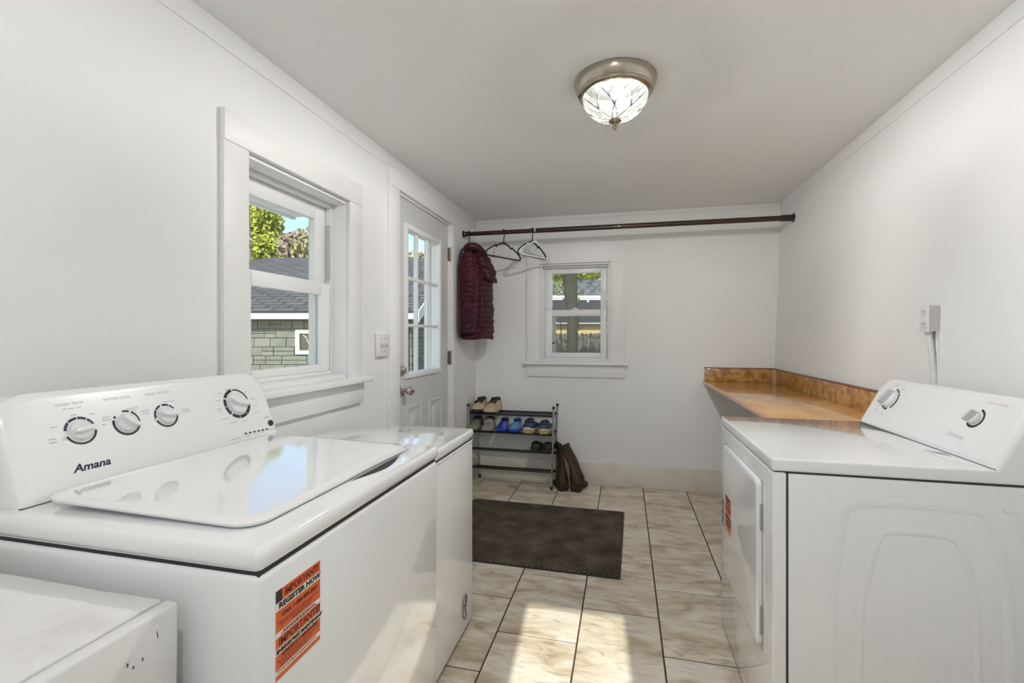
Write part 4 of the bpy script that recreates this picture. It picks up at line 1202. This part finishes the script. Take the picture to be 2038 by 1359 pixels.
def roof_face(name, pts, uo, uu, uv):
    bm = nb(); f = bm.faces.new([bm.verts.new(p) for p in pts])
    lay = bm.loops.layers.uv.new('UVMap')
    for l in f.loops:
        d = l.vert.co - uo
        l[lay].uv = (d.dot(uu), d.dot(uv))
    r = bmesh.ops.extrude_face_region(bm, geom=[f])
    nv = [v for v in r['geom'] if isinstance(v, bmesh.types.BMVert)]
    bmesh.ops.translate(bm, verts=nv, vec=(0, 0, .08))
    return obj(name, fixn(bm), 'shingle_dark', gg, smooth=0)
sl_ = (RIDZ - GE) / (RIDF - GF)
OV = .35
e0 = lp_(GL, GF - OV, GE - sl_ * OV * .2 + .02); e1 = lp_(GR + .25, GF - OV, GE - sl_ * OV * .2 + .02)
r0, r1 = lp_(RIDL, RIDF, RIDZ), lp_(GR + .25, RIDF, RIDZ)
roof_face('roof_slope', [e0, e1, r1, r0], e0, V((1, 0, 0)), V((0, RIDF - GF + OV, RIDZ - GE)).normalized())
bk = lp_(GL, 2 * RIDF - GF, GE)
roof_face('roof_slope', [r0, r1, lp_(GR + .25, 2 * RIDF - GF, GE), bk], bk, V((1, 0, 0)), V((0, -1, .35)).normalized())
roof_face('roof_hip', [bk, e0, r0], e0, V((0, 1, 0)), V((.9, 0, .45)).normalized())
obj('fascia_board', lbox(GL, GR + .25, GF - OV - .03, GF - OV, GE - .10, GE + .025), 'fascia', gg)
obj('soffit', lbox(GL + .2, GR + .2, GF - OV, GF + .03, GE - .03, GE - .01), 'fascia', gg, smooth=0)
bm = nb(); a0, a1 = lp_(GR + .25, GF - OV, GE + .02), lp_(GR + .25, RIDF, RIDZ + .0)
prism(bm, [a0 + V((0, 0, -.19)), a1 + V((0, 0, -.19)), a1 + V((0, 0, .05)), a0 + V((0, 0, .05))], (.03, 0, 0))
obj('rake_board', fixn(bm), 'fascia', gg)

# ------------------------------------------------------------------ outdoors: trees, pole
def crown(name, blobs, n, m, parent, size=.2, seed=1):
    rnd = random.Random(seed)
    vs, fs = [], []
    for k in range(n):
        c, rad = rnd.choice(blobs)
        while True:
            p = V((rnd.uniform(-1, 1), rnd.uniform(-1, 1), rnd.uniform(-1, 1)))
            if .25 < p.length < 1: break
        p = c + V((p.x * rad[0], p.y * rad[1], p.z * rad[2]))
        a = V((rnd.gauss(0, 1), rnd.gauss(0, 1), rnd.gauss(0, 1))).normalized(); b = a.orthogonal().normalized(); s = size * rnd.uniform(.6, 1.3)
        i = len(vs)
        vs += [p - a * s, p + b * s * .55, p + a * s, p - b * s * .55]
        fs.append((i, i + 1, i + 2, i + 3))
    me = bpy.data.meshes.new(name); me.from_pydata([tuple(WM[parent].inverted() @ v) for v in vs], [], fs); me.materials.append(MATS[m])
    o = bpy.data.objects.new(name, me); COL.objects.link(o); o.parent = parent; o['kind'] = 'stuff'
    return o
def tree(label, base, h, r, m, blobs, n, size, seed, name='tree'):
    t = thing(name, label, 'tree', base)
    bm = nb(); tube(bm, [(0, 0, -.1), (.05 * h * .2, 0, h * .4), (-.02 * h, .1, h * .8), (0, 0, h)], [r * 1.3, r, r * .7, r * .3], 12)
    obj('trunk', bm, 'bark', t)
    for k in range(5):
        a = 2 * PI * k / 5 + seed; bm = nb()
        z0 = h * (.5 + .08 * k)
        tube(bm, [(0, 0, z0), (math.cos(a) * h * .12, math.sin(a) * h * .12, z0 + h * .12), (math.cos(a) * h * .26, math.sin(a) * h * .26, z0 + h * .2)], [r * .4, r * .25, r * .08], 6)
        obj('branch', bm, 'bark', t)
    crown('foliage', blobs, n, m, t, size, seed)
    return t
def blobs_at(lst): return [(atd(px, py, d), (a, a, b)) for px, py, d, a, b in lst]
b = atd(505, 540, 30); b.z = GROUND
tree('yellow-green leafy tree filling the sky left of the garage ridge', b, 8.5, .25, 'leaf_yellow', blobs_at([(470, 450, 30, 2.4, 1.9), (515, 440, 30, 1.5, 1.1), (540, 490, 30, 1.2, 1.0), (500, 500, 29.5, 2.0, 1.2), (440, 400, 30, 2.7, 2.3), (555, 520, 30, 1.0, .7)]), 9000, .18, 5)
b = atd(590, 540, 30); b.z = GROUND
tree('thin mauve-tinged tree rising behind the garage ridge', b, 6.5, .16, 'leaf_mauve', blobs_at([(590, 495, 30, 1.4, 1.0), (610, 480, 30, 1.2, .8), (570, 505, 30, 1.0, .7), (640, 500, 30, 1.6, .9)]), 2200, .16, 9)
b = atd(745, 530, 34); b.z = GROUND
tree('bare-looking tree with sparse leaves above the garage roof', b, 6.6, .12, 'leaf_mauve', blobs_at([(825, 515, 34, 1.2, .5), (850, 512, 34, 1.0, .4), (760, 500, 34, 2.0, 1.2)]), 500, .14, 12)
ub = atd(500, 520, 24.5); ub.z = GROUND
up_ = thing('utility_pole', 'weathered utility pole with crossing wires in front of the yellow tree', 'pole', ub)
a = atd(493, 470, 24.5) - ub
bm = nb(); tube(bm, [(0, 0, 0), (a.x, a.y, a.z + .2), (a.x * 1.2, a.y * 1.2, a.z + 1.6)], [.16, .14, .12], 10); obj('post', bm, 'pole_wood', up_)
for q in (((470, 515), (496, 474)), ((470, 505), (500, 522)), ((496, 474), (505, 480))):
    bm = nb(); tube(bm, [atd(*q[0], 24.2) - ub, atd(*q[1], 24.2) - ub], .028, 6); obj('wire', bm, 'gutter', up_)

# ------------------------------------------------------------------ outdoors: view through the back window
FD = 14.0
fc = thing('picket_fence', 'weathered grey wooden picket fence beyond the back window', 'fence', (atd(1150, 700, FD).x, atd(1150, 700, FD).y, GROUND), PSI)
bm = nb(); hw = .062
top_ = 1.257 + .11 - GROUND
poly = [(-hw, 0, 0), (hw, 0, 0), (hw, 0, top_ - .06)] + [(hw * math.cos(a), 0, top_ - .06 + .06 * math.sin(a)) for a in (.5, 1.0, 1.57, 2.14, 2.64)] + [(-hw, 0, top_ - .06)]
prism(bm, poly, (0, .02, 0)); fixn(bm)
pm = bpy.data.meshes.new('picket'); bm.to_mesh(pm); bm.free(); pm.materials.append(MATS['fence_wood'])
random.seed(5)
for k in range(-20, 21):
    inst(pm, 'picket', fc, (k * .128 + random.uniform(-.004, .004), random.uniform(-.006, .006), random.uniform(-.02, .02)))
for z in (.35, 1.5):
    obj('rail', bx(-2.7, 2.7, .022, .06, z, z + .09), 'fence_wood', fc, smooth=0)
ND = 19.0
def nz(py, d=ND): return atd(1150, py, d).z
nh = thing('neighbour_building', 'tan shed with layered dark roofs behind the picket fence', 'building', (atd(1150, 700, ND).x, atd(1150, 700, ND).y, GROUND), PSI)
def nbox(x0, x1, y0, y1, z0, z1, bev=0.): return bx(x0, x1, y0, y1, z0 - GROUND, z1 - GROUND, bev)
obj('wall', nbox(-4, 4, 0, 3, GROUND, nz(640)), 'tan_wall', nh, smooth=0)
bm = nb(); prism(bm, [(-4.3, -.3, nz(643) - GROUND), (-4.3, 1.2, nz(592) - GROUND), (-4.3, 1.2, nz(592) - GROUND - .1), (-4.3, -.3, nz(643) - GROUND - .06)], (8.6, 0, 0))
obj('lower_roof', fixn(bm), 'roof_dark', nh, smooth=0)
obj('eave_edge', jag(nbox(-4.3, 4.3, -.34, -.30, nz(645), nz(642.5)), .01, 3), 'pole_wood', nh, smooth=0)
obj('gutter', nbox(-4.3, 4.3, 1.05, 1.2, nz(594, ND + 1.1), nz(588, ND + 1.1), .02), 'gutter', nh)
obj('downspout', nbox(.54, .62, 1.03, 1.12, nz(605, ND + 1.1), nz(594, ND + 1.1), .01), 'gutter', nh)
bm = nb(); prism(bm, [(-4.3, 1.15, nz(588, ND + 1.1) - GROUND), (-4.3, 5.0, nz(556, ND + 5) - GROUND), (-4.3, 5.0, nz(556, ND + 5) - GROUND - .1), (-4.3, 1.15, nz(588, ND + 1.1) - GROUND - .1)], (8.6, 0, 0))
obj('upper_roof', fixn(bm), 'roof_mottled', nh, smooth=0)
# tree trunk between window and fence
TD = 9.0
tb = atd(1138, 700, TD); tb.z = GROUND
tt = thing('yard_tree', 'mossy tree trunk standing just beyond the back window', 'tree', tb)
pts = [(tb - tb)] + [atd(px, py, TD) - tb for px, py in ((1140, 720), (1139, 660), (1141, 640), (1137, 600), (1134, 545), (1133, 480), (1136, 380))]
pts[0] = V((.05, 0, -.1))
bm = nb(); tube(bm, pts, [.15, .108, .105, .112, .12, .145, .14, .12], 14); obj('trunk', bm, 'bark', tt)
bm = nb(); tube(bm, [atd(1145, 664, TD - .1) - tb, atd(1150, 657, TD - .1) - tb, atd(1162, 650, TD - .15) - tb], [.016, .013, .006], 6); obj('branch', bm, 'bark', tt)
crown('foliage', blobs_at([(1120, 545, 11, .35, .16), (1180, 540, 11, .45, .18), (1150, 500, 10, 1.3, .5), (1060, 520, 11, .6, .3), (1240, 520, 11, .6, .3)]), 1500, .05, 'leaf_yellow', tt, .05, 21) if False else None
crown('foliage', blobs_at([(1115, 546, 11, .30, .13), (1178, 541, 11, .42, .15), (1150, 470, 10, 1.4, .55), (1060, 520, 11, .5, .3), (1240, 520, 11, .5, .3)]), 2200, 'leaf_yellow', tt, .06, 21)
sh = thing('green_shrub', 'green climbing foliage by the trunk beyond the back window', 'shrub', (atd(1115, 600, 13).x, atd(1115, 600, 13).y, GROUND))
bm = nb(); tube(bm, [(0, 0, 0), (.05, 0, 1.5), (0, 0, 2.6)], [.03, .02, .01], 6); obj('stem', bm, 'bark', sh)
crown('foliage', blobs_at([(1112, 572, 13, .14, .25), (1145, 590, 13, .16, .16), (1108, 560, 13, .12, .14)]), 260, 'leaf_green', sh, .035, 31)
b = atd(1150, 540, 30); b.z = GROUND
tree('broad green tree closing the sky above the neighbouring roofs', b, 7.0, .2, 'leaf_green', blobs_at([(1110, 530, 30, 1.6, 1.0), (1180, 525, 30, 1.8, 1.1), (1040, 530, 30, 1.8, 1.2), (1250, 530, 30, 1.8, 1.2)]), 5000, .18, 41)
